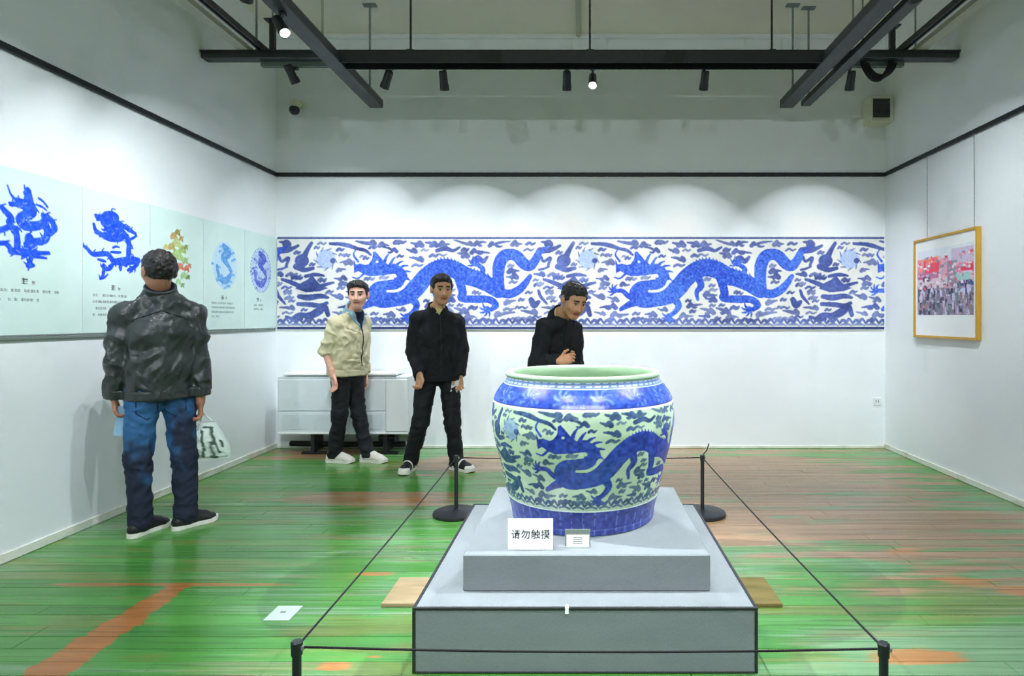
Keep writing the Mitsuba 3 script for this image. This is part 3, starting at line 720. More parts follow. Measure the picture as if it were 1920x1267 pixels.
# cloud scrolls filling the rest: a curl at one end and a long tail
rng = np.random.default_rng(21)
busy = Layer(PW, PH, *O, period=PW)
taken = (dragon.array() > 0.3) | (wash.array() > 0.3)
occupied = np.array(Image.fromarray((taken * 255).astype(np.uint8)).resize((PW, PH))) > 60
occ2 = np.array(cloud.im.resize((PW, PH))) > 60
occupied = occupied | occ2
dist_ok = 0
for i in range(4000):
    x, y = rng.uniform(0, PW), rng.uniform(4, PH - 20)
    if y > PH - 34 and rng.random() < 0.2:
        continue
    L, s = rng.uniform(15, 40), rng.choice([-1, 1])
    ok = True
    for u in np.linspace(-0.5, 0.5, 7):
        xx, yy = int(x + u * L) % PW, int(y)
        y0, y1 = max(yy - 4, 0), min(yy + 5, PH)
        if occupied[y0:y1, np.arange(xx - 3, xx + 4) % PW].any():
            ok = False
            break
    if not ok:
        continue
    X, Y = x + O[0], y + O[1]
    v = int(rng.uniform(185, 255))
    slope = rng.uniform(-0.28, 0.12)
    w = rng.uniform(4.4, 7.0)
    a = X - s * L / 2
    cloud.stroke([(a, Y + 1, w * 1.5), (a + s * 3, Y - 2.5, w * 1.3), (a + s * 6, Y + 0.5, w), (a + s * L * 0.5, Y + slope * L * 0.4 + rng.uniform(-1.5, 1.5), w * 0.9), (a + s * L, Y + slope * L, w * 0.4)], v)
    if rng.random() < 0.75:
        cloud.blob(a - s * 1.5, Y + 2.6, w * 0.8, w * 0.7, v)
        cloud.stroke([(a + s * L * 0.3, Y + 3, w * 0.9), (a + s * L * 0.45, Y + 4.5, w * 0.8), (a + s * L * 0.6, Y + 3.4, w * 0.4)], v)
    for u in np.linspace(-0.55, 0.55, 9):
        xx, yy = int(x + u * L) % PW, int(y + slope * u * L)
        y0, y1 = max(yy - 4, 0), min(yy + 6, PH)
        occupied[y0:y1, np.arange(xx - 2, xx + 3) % PW] = True
# short squiggles in what is left
for i in range(5000):
    x, y = rng.uniform(0, PW), rng.uniform(3, PH - 16)
    L = rng.uniform(9, 20)
    xs = np.arange(int(x - L / 2) - 2, int(x + L / 2) + 3) % PW
    if occupied[max(int(y) - 3, 0):min(int(y) + 4, PH)][:, xs].any():
        continue
    X, Y, v, w = x + O[0], y + O[1], int(rng.uniform(150, 250)), rng.uniform(3.4, 5.6)
    cloud.stroke([(X - L / 2, Y + 1.5, w), (X - L / 6, Y - 1.5, w), (X + L / 6, Y + 1.2, w), (X + L / 2, Y - 1.2, w * 0.6)], v)
    if rng.random() < 0.6:
        occupied[max(int(y) - 3, 0):min(int(y) + 5, PH)][:, xs] = True
        occupied[np.ix_(np.arange(max(int(y) - 3, 0), min(int(y) + 5, PH)), xs)] = True
# the row of waves along the bottom
for x in np.arange(0, PW, 24.5):
    X = O[0] + x
    cloud.stroke([(X, 606, 4), (X + 6, 600, 5), (X + 12, 603, 6), (X + 18, 598, 4), (X + 24, 606, 3)], 235)
    cloud.stroke([(X + 3, 609, 3), (X + 12, 607, 3), (X + 22, 610, 3)], 200)
cloud_m, wash_m = cloud.array(), wash.array()
H3, W3 = dragon_m.shape


def blotch(shape, cell, seed, octaves=3):
    """Even-tempered noise over an array, wrapping nowhere."""
    y, x = np.mgrid[:shape[0], :shape[1]]
    return meshkit.fbm(np.stack([x / cell, y / cell, 0 * x + seed * 7.3], -1), octaves, seed)


def sample(layer, x, y):
    """The layer at tile units x (wrapping) and y."""
    return layer[np.clip((y * SS).astype(int), 0, H3 - 1), (x * SS).astype(int) % W3]


def soft(layer, x, y, r):
    return sum(sample(layer, x + a * r, y + b * r) for a, b in ((0, 0), (1, 0), (-1, 0), (0, 1), (0, -1))) / 5


def over(base, colour, a):
    return base * (1 - a[..., None]) + np.asarray(colour, float) * a[..., None] if np.ndim(colour) == 1 else base * (1 - a[..., None]) + colour * a[..., None]


def tone(a, b, t):
    return np.asarray(a, float) * (1 - t[..., None]) + np.asarray(b, float) * t[..., None]


# ---------------------------------------------------------------- the long print on the far wall
m0, m1 = at(521, 618, WALL_Y), at(1657, 444, WALL_Y)
nu, nv = 1137, 175
vv, uu = np.mgrid[:nv, :nu].astype(float)
uu += 1.0
b1, b2, b3 = blotch((nv, nu), 26, 1), blotch((nv, nu), 3, 2, 2), blotch((nv, nu), 90, 3, 2)
rgb = tone((206, 205, 200), (232, 230, 226), np.clip(b1 * 1.3 - 0.1 + 0.3 * b3, 0, 1))
ty = vv - 6.0
inside = (ty >= 0) & (ty < 163)
w = soft(wash_m, uu, ty, 0.6) * inside
rgb = over(rgb, tone((128, 156, 214), (198, 208, 228), b2), 0.85 * w)
c = soft(cloud_m, uu, ty, 0.5) * inside
rgb = over(rgb, tone((30, 42, 106), (92, 112, 186), np.clip(1.3 * b1 + 0.8 * b2 - 0.6, 0, 1)), 0.92 * c)
d = soft(dragon_m, uu, ty, 0.5) * inside
rgb = over(rgb, tone((34, 60, 176), (92, 138, 230), np.clip(1.9 * b2 - 0.5 + 0.9 * (b3 - 0.5), 0, 1)), d)
line = (vv >= 1) & (vv < 5)
rgb[line] = tone((52, 66, 118), (112, 126, 168), b2)[line]
line = (vv >= nv - 10) & (vv < nv - 8)
rgb[line] = (150, 164, 200)
line = (vv >= nv - 6) & (vv < nv - 1)
rgb[line] = tone((34, 46, 92), (70, 82, 124), b2)[line]
seam = ((uu > 487) & (uu < 489)) | ((uu > 838) & (uu < 840))
rgb[seam] = rgb[seam] * 0.93
k = tag('dragon_mural', 'long blue and white printed frieze of two dragons among clouds across the far wall', 'wall print')
part(k, 'panel', box(m0[0], m1[0], WALL_Y - 0.012, WALL_Y - 0.0015, m0[2], m1[2]), 'white_plastic')
ms, col = colour_sheet((m0[0], WALL_Y - 0.0128, m1[2]), (m1[0] - m0[0], 0, 0), (0, 0, m0[2] - m1[2]), np.clip(rgb, 0, 255))
part(k, 'print', ms, 'print_colors', False, color=col, label='printed dragons, pearls and clouds in cobalt blue')

# ---------------------------------------------------------------- the great jar
JC = np.array([0.003, 2.98, 0.389])
outer = [(0.300, 0.0), (0.334, 0.0), (0.339, 0.006), (0.341, 0.02), (0.3455, 0.05), (0.354, 0.085), (0.365, 0.125), (0.382, 0.20), (0.403, 0.29), (0.419, 0.345), (0.431, 0.41), (0.4385, 0.46), (0.4385, 0.50),
         (0.434, 0.545), (0.424, 0.58), (0.405, 0.613), (0.387, 0.635), (0.374, 0.65), (0.369, 0.659), (0.3685, 0.668)]
rim = [(0.3685, 0.668), (0.3695, 0.672), (0.3735, 0.677), (0.3745, 0.684), (0.372, 0.690), (0.366, 0.693), (0.350, 0.693), (0.344, 0.689), (0.342, 0.68)]
inner = [(0.342, 0.68), (0.343, 0.66), (0.36, 0.635), (0.398, 0.585), (0.412, 0.50), (0.40, 0.38), (0.36, 0.22), (0.31, 0.06), (0.28, 0.04), (0.0, 0.035)]
prof = np.array(outer)
s = np.concatenate([[0], np.cumsum(np.linalg.norm(np.diff(prof, axis=0), axis=1))])
from scipy.interpolate import PchipInterpolator
nz, nphi = 250, 860
ss = np.linspace(s[1], s[-1], nz)
pr_, pz_ = PchipInterpolator(s, prof[:, 0])(ss), PchipInterpolator(s, prof[:, 1])(ss)
phi = np.arange(nphi + 1) / nphi * 2 * PI          # 0 = facing the camera, growing to the right in the picture
R2, Z2 = np.meshgrid(pr_, phi, indexing='ij')[0], np.repeat(pz_[:, None], nphi + 1, 1)
V = np.stack([JC[0] + R2 * np.sin(phi), JC[1] - R2 * np.cos(phi), JC[2] + Z2], -1)
i, j = np.meshgrid(np.arange(nz - 1), np.arange(nphi), indexing='ij')
a = i * (nphi + 1) + j
Q = np.stack([a, a + 1, a + nphi + 2, a + nphi + 1], -1).reshape(-1, 4)
z_lo, z_hi = 0.118, 0.556
PHI = np.repeat(phi[None], nz, 0)
tx = (183 + (PHI + math.radians(12.8)) * 490 / PI)   # the crest (tile unit 183) stands 12.8 degrees left of the middle
ty = (z_hi - Z2) / (z_hi - z_lo) * 165
b1, b2 = blotch((nz, nphi + 1), 40, 5), blotch((nz, nphi + 1), 5, 6, 2)
wrapb = lambda b: np.where(np.arange(nphi + 1) == nphi, b[:, :1], b)   # noqa: E731
b1, b2 = wrapb(b1), wrapb(b2)
rgb = tone((138, 162, 130), (178, 194, 172), np.clip(1.4 * b1 - 0.2, 0, 1))
inside = (ty >= 0) & (ty < 165)
rgb = over(rgb, tone((72, 96, 146), (128, 158, 170), b2), 0.8 * soft(wash_m, tx, ty, 0.5) * inside)
rgb = over(rgb, tone((22, 38, 78), (54, 78, 116), np.clip(1.5 * b2 - 0.3, 0, 1)), 0.94 * soft(cloud_m, tx, ty, 0.4) * inside)
rgb = over(rgb, tone((24, 36, 112), (50, 72, 160), np.clip(1.5 * b2 - 0.3, 0, 1)), soft(dragon_m, tx, ty, 0.4) * inside)
# shoulder: deep blue with pale flower scrolls
sh = Z2 >= z_hi
n_f = 16
fu = (PHI / (2 * PI) * n_f) % 1 - 0.5
fv = (Z2 - 0.60) / 0.085
rr = np.sqrt((fu * 1.7) ** 2 + fv ** 2)
petal = np.abs(np.sin(4 * np.arctan2(fv, fu * 1.7) + 6 * rr))
blue = tone((16, 36, 112), (44, 76, 166), np.clip(1.6 * b2 - 0.3, 0, 1))
fl = np.clip((petal - 0.62) * 4, 0, 1) * (rr < 0.55) * (rr > 0.12) + np.clip((blotch((nz, nphi + 1), 9, 8, 2) - 0.6) * 5, 0, 0.7)
blue = over(blue, (132, 164, 224), np.clip(wrapb(fl), 0, 1) * 0.5 * np.clip(1.6 * b2 - 0.2, 0, 1))
rgb = np.where(sh[..., None], blue, rgb)
edge = (Z2 > z_hi - 0.004) & (Z2 < z_hi + 0.006)
rgb[edge] = (206, 218, 222)
edge = (Z2 > z_hi + 0.006) & (Z2 < z_hi + 0.011)
rgb[edge] = (30, 44, 110)
# neck: grey blue key pattern
nk = Z2 > 0.643
key = ((np.floor(PHI / (2 * PI) * 190) % 3 == 0) | (np.floor((Z2 - 0.64) / 0.0075) % 2 == 0))
neck = np.where(key[..., None], (74, 94, 132), (136, 156, 174)).astype(float)
rgb = np.where(nk[..., None], neck, rgb)
edge = (Z2 > 0.640) & (Z2 < 0.6445)
rgb[edge] = (150, 172, 200)
# foot: dark blue lappets
ft = Z2 <= z_lo
lu = np.abs((PHI / (2 * PI) * 44) % 1 - 0.5)
lap = tone((30, 38, 104), (56, 70, 150), np.clip(1.4 * b2 - 0.2, 0, 1))
lap = over(lap, (104, 122, 178), np.clip((np.abs(lu - 0.46) < 0.03) * (b2 > 0.42) * 0.6 + (np.abs(Z2 - 0.03) < 0.002) * 0.4, 0, 1))
rgb = np.where(ft[..., None], lap, rgb)
edge = (Z2 > z_lo - 0.004) & (Z2 < z_lo + 0.003)
rgb[edge] = (196, 214, 208)
scene['porcelain'] = twosided({'type': 'principled', 'base_color': {'type': 'mesh_attribute', 'name': 'vertex_color'}, 'roughness': 0.22, 'specular': 0.55, 'clearcoat': 0.6, 'clearcoat_gloss': 0.92})
scene['glaze'] = pr(mikit.proc(lambda p, n, uv: mix(S(134, 160, 130), S(158, 182, 152), fbm(p.x * 9.0, p.y * 9.0, p.z * 9.0))), 0.2, 0.5)
k = tag('porcelain_jar', 'huge blue and white porcelain jar with dragons among clouds, standing on the plinth', 'jar')
part(k, 'body', (V.reshape(-1, 3), Q), 'porcelain', True, color=lin(np.clip(rgb, 0, 255)).reshape(-1, 3))
part(k, 'rim', lathe(rim, 160, JC), 'glaze', True, label='pale green glazed rim')
part(k, 'lining', lathe(inner, 120, JC), 'glaze', True, label='pale green glazed inside')
part(k, 'underside', lathe([(0.0, 0.001), (0.27, 0.001), (0.30, 0.0), (0.336, 0.0), (0.339, 0.006)], 90, JC), 'glaze', False)

# ---------------------------------------------------------------- the printed panels along the left wall
PX = 0.0042                       # metres per print cell
P_TOP, P_BOT = 2.165, 1.235


def wallp(px, py):
    """(y, z) on the left wall of what measures (px, py) in the photograph."""
    d = -LX0 * FOCAL / (CX - px)
    return d, EYE - (py - CY) * d / FOCAL


rng = np.random.default_rng(8)


def caption(img, x, z, w, lines, y0):
    """Heading and rows of small characters, too small to read, drawn stroke by stroke."""
    def char(cx, cz, s, ink):
        n = 3 if s > 4 else 2
        for i in range(n):
            zz = int(round(cz + (i + 0.3) * s / n))
            img[zz:zz + 1, int(cx):int(cx + s)] = ink
        xx = int(cx + rng.integers(0, max(int(s) - 1, 1)))
        img[int(cz):int(cz + s), xx:xx + 1] = ink
    char(x - 8, z, 9, (70, 78, 80))
    char(x - 7, z + 0.6, 8, (70, 78, 80))
    char(x + 7, z + 3, 5, (120, 128, 130))
    for r, n in enumerate(lines):
        zz = z + 15 + r * y0
        for i in range(n):
            cx = x - w / 2 + i * 4.6
            if rng.random() > 0.1:
                char(cx, zz, 4, (128, 140, 140) if rng.random() < 0.6 else (98, 110, 110))


edges = [WALL_Y - 0.004, 5.72, 5.10, 4.47, 3.866, 3.25, 2.62, 1.98]
deco = []
# what is printed on each panel, in photograph pixels for the strokes
first = dict(base=(24, 66, 214), hi=(64, 112, 236), strokes=[
    [(12, 348, 2), (18, 364, 3), (26, 374, 4)], [(44, 362, 5), (50, 356, 7), (51, 378, 15), (50, 392, 16)], [(30, 376, 8), (42, 382, 12), (58, 386, 10)], [(16, 381, 4), (30, 384, 7), (44, 388, 8)],
    [(0, 388, 6), (10, 398, 8), (18, 408, 9), (14, 416, 8)], [(62, 392, 8), (58, 402, 10), (42, 404, 12), (36, 412, 14), (44, 422, 14), (60, 424, 13), (76, 420, 12), (86, 410, 11), (84, 406, 8)],
    [(78, 404, 7), (92, 412, 8), (100, 428, 8), (92, 438, 7)], [(84, 424, 11), (86, 438, 11), (80, 450, 11), (62, 454, 10), (54, 462, 11)], [(52, 446, 13), (53, 462, 14), (56, 472, 12), (40, 472, 10), (18, 470, 9)],
    [(27, 430, 9), (30, 448, 9), (30, 464, 10)], [(-4, 432, 8), (8, 428, 8), (18, 424, 8), (27, 430, 8)], [(-6, 456, 6), (8, 456, 7), (16, 464, 7), (22, 472, 8)],
    [(56, 472, 8), (72, 474, 6), (88, 474, 5)], [(58, 476, 8), (54, 488, 7), (50, 498, 6), (60, 497, 5)], [(62, 480, 5), (74, 482, 4), (84, 484, 3)],
    [(70, 372, 3), (78, 378, 3), (86, 388, 3)], [(66, 384, 3), (76, 388, 3), (84, 394, 2)], [(-20, 400, 6), (-30, 420, 7), (-26, 440, 8), (-12, 452, 7)], [(-16, 372, 4), (-24, 384, 5), (-14, 392, 5)]])
second = dict(base=(22, 64, 216), hi=(58, 104, 238), strokes=[
    [(178, 404, 5), (184, 410, 6), (192, 404, 6)], [(196, 402, 8), (208, 404, 12), (215, 408, 12)], [(194, 416, 14), (206, 418, 18), (216, 418, 14)], [(174, 420, 4), (178, 432, 6), (190, 440, 6)], [(198, 428, 9), (212, 432, 14), (224, 432, 14)],
    [(194, 442, 10), (208, 444, 14), (222, 442, 16), (230, 440, 12)], [(222, 418, 6), (232, 426, 6), (242, 432, 6), (252, 438, 4)], [(236, 444, 9), (240, 458, 9), (239, 474, 9), (240, 486, 10)],
    [(212, 490, 8), (226, 490, 11), (244, 488, 12), (258, 488, 7)], [(154, 460, 4), (162, 466, 5), (172, 476, 6), (186, 476, 7), (200, 476, 7), (208, 486, 8)], [(210, 494, 6), (204, 503, 6), (194, 504, 5)], [(256, 494, 6), (248, 502, 6), (238, 506, 4)],
    [(192, 497, 5), (193, 508, 5), (190, 520, 5)], [(206, 472, 3), (216, 473, 4), (224, 473, 3)], [(210, 464, 3), (216, 462, 3), (222, 464, 2)], [(182, 486, 3), (190, 488, 4), (196, 490, 3)], [(186, 522, 3), (194, 520, 3), (200, 514, 2)],
    [(240, 450, 4), (248, 446, 4), (254, 442, 3)], [(222, 500, 3), (224, 506, 3), (226, 500, 2)]])
third = dict(base=(150, 160, 70), hi=(190, 200, 130), extra=True, strokes=[])
for key, cx, cy, rx, ry, ca, cb in (('m4', 420, 497, 24, 46, (60, 130, 214), (150, 200, 236)), ('m5', 488, 507, 24, 42, (52, 70, 186), (120, 150, 222))):
    pass
motifs = {3: first, 2: None, 1: None, 0: None}
for i in range(len(edges) - 1):
    y1, y0 = edges[i] - 0.0015, edges[i + 1] + 0.0015
    nw, nh = int((y1 - y0) / PX), int((P_TOP - P_BOT) / PX)
    n1, n2 = blotch((nh, nw), 30, 30 + i), blotch((nh, nw), 3, 40 + i, 2)
    img = tone((205, 226, 220), (214, 233, 227), n1)
    px_of = lambda y, z: ((y - y0) / PX, (P_TOP - z) / PX)   # noqa: E731
    if i in (3, 4):
        spec = second if i == 3 else first
        lay = Layer(nw, nh, 0, 0)
        for st in spec['strokes']:
            pts = []
            for (a, b, w) in st:
                y, z = wallp(a, b)
                u, v = px_of(y, z)
                pts.append((u, v, w * y / FOCAL / PX * 1.36))
            lay.stroke(pts)
            for u, v, w in spline(pts)[::4]:
                if w > 5 and rng.random() < 0.6:
                    aa, rr = rng.uniform(0, 2 * PI), w * rng.uniform(0.5, 0.8)
                    lay.stroke([(u + 0.4 * w * math.cos(aa), v + 0.4 * w * math.sin(aa), 3.4), (u + rr * math.cos(aa), v + rr * math.sin(aa), 2.2), (u + (rr + 3) * math.cos(aa + 0.5), v + (rr + 3) * math.sin(aa + 0.5), 1.4)])
        holes = Layer(nw, nh)
        for st in spec['strokes']:
            for (a, b, w) in st[1:-1]:
                y, z = wallp(a, b)
                u, v = px_of(y, z)
                if w > 9:
                    for _ in range(1):
                        aa = rng.uniform(0, 2 * PI)
                        holes.stroke([(u + 4 * math.cos(aa), v + 4 * math.sin(aa), 1.6), (u + 9 * math.cos(aa + 0.4), v + 9 * math.sin(aa + 0.4), 1.2)], 110)
        mask = np.asarray(lay.im.resize((nw, nh), Image.BOX)).astype(float) / 255
        mask = mask * (1 - np.asarray(holes.im.resize((nw, nh), Image.BOX)).astype(float) / 255)
        halo = np.asarray(lay.im.resize((nw // 6, nh // 6), Image.BOX).resize((nw, nh), Image.BILINEAR)).astype(float) / 255
        img = over(img, (206, 220, 246), np.clip(halo * 0.6, 0, 1))
        img = over(img, tone(spec['base'], spec['hi'], np.clip(1.8 * n2 - 0.5, 0, 1)), mask)
    elif i == 2:
        y, z = wallp(330, 485)
        u, v = px_of(y, z)
        for (du, dv, w, colr) in [(2, -48, 13, (132, 122, 52)), (-8, -40, 16, (176, 142, 86)), (12, -38, 10, (170, 126, 74)), (0, -28, 22, (178, 192, 122)), (-14, -20, 16, (168, 152, 82)), (16, -18, 18, (150, 176, 96)), (26, -24, 9, (120, 128, 62)),
                                 (2, -6, 26, (160, 190, 118)), (-22, 0, 18, (196, 164, 116)), (24, 2, 14, (150, 178, 110)), (-30, -18, 9, (196, 176, 96)), (-36, -2, 10, (180, 168, 90)), (-30, 14, 14, (190, 104, 76)), (10, 14, 16, (190, 112, 80)), (28, 16, 13, (186, 98, 72)),
                                 (36, 10, 8, (196, 120, 90)), (-8, 26, 18, (150, 180, 116)), (20, 30, 16, (148, 184, 124)), (-20, 36, 12, (180, 150, 80)), (32, 32, 8, (96, 120, 70)), (4, 42, 12, (156, 190, 140)), (16, 48, 8, (120, 150, 90))]:
            lay = Layer(nw, nh)
            lay.stroke([(u + du - w * 0.4, v + dv + 2, w * 0.5), (u + du, v + dv - 2, w * 0.7), (u + du + w * 0.4, v + dv + 3, w * 0.4)])
            lay.stroke([(u + du, v + dv, 3), (u + du + w * 0.7, v + dv - w * 0.5, 1.5)])
            mask = np.asarray(lay.im.resize((nw, nh), Image.BOX)).astype(float) / 255
            img = over(img, tone(np.array(colr) * 0.8, np.minimum(np.array(colr) * 1.25, 255), n2), mask * 0.9)
    elif i in (0, 1):
        cx, cy, ca, cb = ((488, 507, (56, 72, 188), (150, 172, 226)), (420, 497, (64, 136, 216), (166, 208, 236)))[i]
        y, z = wallp(cx, cy)
        u, v = px_of(y, z)
        rx, ry = 0.19 / PX, 0.215 / PX
        gv, gu = np.mgrid[:nh, :nw]
        rr = np.sqrt(((gu - u) / rx) ** 2 + ((gv - v) / ry) ** 2)
        img = over(img, tone(cb, (206, 226, 240), n2), np.clip((1.0 - rr) * 12, 0, 1) * 0.85)
        lay = Layer(nw, nh)
        a = rx
        lay.stroke([(u - 0.1 * a, v - 0.85 * a, 0.3 * a), (u + 0.3 * a, v - 0.6 * a, 0.42 * a), (u - 0.1 * a, v - 0.35 * a, 0.4 * a), (u + 0.2 * a, v - 0.05 * a, 0.24 * a), (u + 0.5 * a, v + 0.3 * a, 0.2 * a), (u + 0.1 * a, v + 0.7 * a, 0.34 * a), (u - 0.4 * a, v + 0.6 * a, 0.24 * a), (u - 0.6 * a, v + 0.1 * a, 0.2 * a)])
        for kk in range(30):
            aa, r = rng.uniform(0, 2 * PI), rng.uniform(0.35, 0.95)
            x0, z0 = u + r * rx * math.cos(aa), v + r * ry * math.sin(aa)
            lay.stroke([(x0 - 4, z0 + 1, 3.4), (x0, z0 - 2, 3.0), (x0 + 5, z0 + 1, 1.6)], int(rng.uniform(150, 255)))
        if i == 0:
            for aa in np.arange(0, 2 * PI, 0.16):
                lay.blob(u + 0.98 * rx * math.cos(aa), v + 0.98 * ry * math.sin(aa), 1.9, 1.9, 170)
        mask = np.asarray(lay.im.resize((nw, nh), Image.BOX)).astype(float) / 255 * (rr < 1.04)
        img = over(img, tone(ca, np.array(cb) * 0.9, np.clip(1.6 * n2 - 0.5, 0, 1)), mask * 0.9)
    if i <= 4:
        cpos = ((484, 558, (9, 9), 9), (418, 553, (16, 18, 17, 7), 9), (330, 548, (14, 18, 18, 9), 10), (214, 534, (15, 19, 19, 16), 10), (36, 520, (22, 15), 12))[i]
        y, z = wallp(cpos[0], cpos[1])
        u, v = px_of(y, z)
        w = max(cpos[2]) * 4.6
        u = min(max(u, w / 2 + 4), nw - w / 2 - 6)
        caption(img, u, v, w, cpos[2], cpos[3])
    img[-2:] = (120, 134, 132)
    k = numbered('display_panel')
    what = ('with a round dark blue dragon medallion, nearest the corner', 'with a round pale blue dragon medallion', 'with a green and gold dragon, behind the leather-jacketed person',
            'with a running bright blue dragon', 'with a coiled bright blue dragon, at the left edge', 'without print, just outside the photo', 'without print, farthest from the corner')[i]
    tag(k, f'pale mint wall panel {what}', 'display panel', 'display panels along the left wall')
    part(k, 'board', box(LX0 + 0.0015, LX0 + 0.006, y0, y1, P_BOT, P_TOP), 'white_plastic')
    if i <= 4:
        ms, col = colour_sheet((LX0 + 0.0068, y0, P_TOP), (0, y1 - y0, 0), (0, 0, P_BOT - P_TOP), np.clip(img, 0, 255))
        part(k, 'print', ms, 'matte_colors', False, color=col)
    else:
        ms, col = colour_sheet((LX0 + 0.0068, y0, P_TOP), (0, y1 - y0, 0), (0, 0, P_BOT - P_TOP), np.full((2, 2, 3), 1.0) * (210, 230, 224))
        part(k, 'print', ms, 'matte_colors', False, color=col)
k = tag('panel_ledge', 'thin grey strip under the display panels on the left wall', 'strip')
put(k, box(LX0 + 0.0015, LX0 + 0.012, 1.98, WALL_Y - 0.03, P_BOT - 0.022, P_BOT - 0.004, 0.002), 'grey_steel')

# ---------------------------------------------------------------- people


def unit(v):
    v = np.asarray(v, float)
    return v / np.linalg.norm(v)


def smin(a, b, k):
    h = np.clip(0.5 + 0.5 * (b - a) / k, 0, 1)
    return b + (a - b) * h - k * h * (1 - h)


def smax(a, b, k):
    return -smin(-a, -b, k)


def cap(p, a, b, ra, rb=None):
    """Distance to a capsule whose radius runs from ra at a to rb at b."""
    rb = ra if rb is None else rb
    a, b = np.asarray(a, float), np.asarray(b, float)
    ab = b - a
    q = p - a
    t = np.clip(q @ ab / max(ab @ ab, 1e-12), 0, 1)
    return np.linalg.norm(q - t[..., None] * ab, axis=-1) - (ra + (rb - ra) * t)


def ecap(p, a, b, wa, wb, right):
    """The same with an oval section: wa, wb = (half width along right, half depth)."""
    a, b = np.asarray(a, float), np.asarray(b, float)
    ab = b - a
    n = unit(ab)
    R = unit(right - n * (right @ n))
    F = np.cross(n, R)
    q = p - a
    t = np.clip(q @ ab / (ab @ ab), 0, 1)
    q = q - t[..., None] * ab
    w, d = wa[0] + (wb[0] - wa[0]) * t, wa[1] + (wb[1] - wa[1]) * t
    m = np.minimum(w, d)
    return (np.sqrt((q @ R / w) ** 2 + (q @ F / d) ** 2 + (q @ n / m) ** 2) - 1) * m


def ell(p, c, r):
    r = np.asarray(r, float)
    return (np.linalg.norm((p - np.asarray(c)) / r, axis=-1) - 1) * r.min()


def nets(fn, lo, hi, h):
    """The zero surface of fn as a closed mesh (surface nets), its vertices pulled onto the surface."""
    lo, hi = np.asarray(lo, float), np.asarray(hi, float)
    n = np.ceil((hi - lo) / h).astype(int) + 1
    # a coarse look first: only blocks near the surface are evaluated at the full step
    B = 5
    nb_ = -(-n // B)
    cc = np.stack(np.meshgrid(*[lo[i] + h * (B * np.arange(nb_[i]) + (B - 1) / 2) for i in range(3)], indexing='ij'), -1)
    cf = fn(cc.reshape(-1, 3)).reshape(nb_)
    full = np.repeat(np.repeat(np.repeat(cf, B, 0), B, 1), B, 2)
    near = np.argwhere(np.abs(cf) < h * B * 0.5 * 1.75 + 0.012)
    o = np.stack(np.meshgrid(*[np.arange(B)] * 3, indexing='ij'), -1).reshape(-1, 3)
    ii = (near[:, None] * B + o[None]).reshape(-1, 3)
    full[tuple(ii.T)] = fn(lo + h * ii)
    f = full[:n[0], :n[1], :n[2]].copy()
    f[[0, -1]] = f[:, [0, -1]] = f[:, :, [0, -1]] = np.abs(f).max() + h
    s = f < 0
    off = [(a, b, c) for a in (0, 1) for b in (0, 1) for c in (0, 1)]
    sl = lambda arr, o: arr[o[0]:n[0] - 1 + o[0], o[1]:n[1] - 1 + o[1], o[2]:n[2] - 1 + o[2]]   # noqa: E731
    cnt = sum(sl(s, o).astype(int) for o in off)
    act = (cnt > 0) & (cnt < 8)
    idx = np.full(act.shape, -1)
    idx[act] = np.arange(act.sum())
    base = np.argwhere(act)
    acc, num = np.zeros((len(base), 3)), np.zeros(len(base))
    vals = {o: sl(f, o)[act] for o in off}
    for o in off:
        for ax in range(3):
            if o[ax] == 0:
                o2 = tuple(1 if i == ax else o[i] for i in range(3))
                a, b = vals[o], vals[o2]
                m = (a < 0) != (b < 0)
                t = np.where(m, a / np.where(m, a - b, 1), 0)
                pt = np.array(o, float)[None] + t[:, None] * np.eye(3)[ax]
                acc[m] += pt[m]
                num[m] += 1
    v = lo + h * (base + acc / num[:, None])
    quads = []
    for ax in range(3):
        b, c = (ax + 1) % 3, (ax + 2) % 3
        s1 = np.moveaxis(s, ax, 0)
        chg = s1[:-1] != s1[1:]
        e = np.argwhere(chg)
        inner = s1[:-1][chg]
        pos = np.zeros_like(e)
        pos[:, ax] = e[:, 0]
        rest = [i for i in range(3) if i != ax]
        pos[:, rest[0]], pos[:, rest[1]] = e[:, 1], e[:, 2]
        ok = (pos[:, b] > 0) & (pos[:, c] > 0) & (pos[:, b] < n[b] - 1) & (pos[:, c] < n[c] - 1)
        pos, inner = pos[ok], inner[ok]
        db, dc = np.eye(3, dtype=int)[b], np.eye(3, dtype=int)[c]
        q = np.stack([idx[tuple((pos - db - dc).T)], idx[tuple((pos - dc).T)], idx[tuple(pos.T)], idx[tuple((pos - db).T)]], 1)
        q[~inner] = q[~inner][:, ::-1]
        quads.append(q)
    q = np.vstack(quads)
    e = 0.25 * h
    fv = fn(v)
    gr = np.stack([(fn(v + np.eye(3)[i] * e) - fv) / e for i in range(3)], 1)
    step = -fv[:, None] * gr / np.maximum((gr ** 2).sum(1, keepdims=True), 0.05)
    v = v + step * np.minimum(1, 0.4 * h / np.maximum(np.linalg.norm(step, axis=1, keepdims=True), 1e-9))
    return trimesh.Trimesh(v, np.vstack([q[:, [0, 1, 2]], q[:, [0, 2, 3]]]), process=False)


def bounds(pts, pad):
    p = np.array(pts)
    return p.min(0) - pad, p.max(0) + pad


def weld(ms):
    """One continuous closed mesh of overlapping closed meshes."""
    out = None
    for m in ms:
        x = manifold3d.Manifold(manifold3d.Mesh(vert_properties=np.asarray(m.vertices, np.float32), tri_verts=np.asarray(m.faces, np.uint32)))
        if x.status() != manifold3d.Error.NoError:
            return join(ms)
        out = x if out is None else out + x
    m = out.to_mesh()
    return trimesh.Trimesh(m.vert_properties[:, :3], m.tri_verts, process=False)


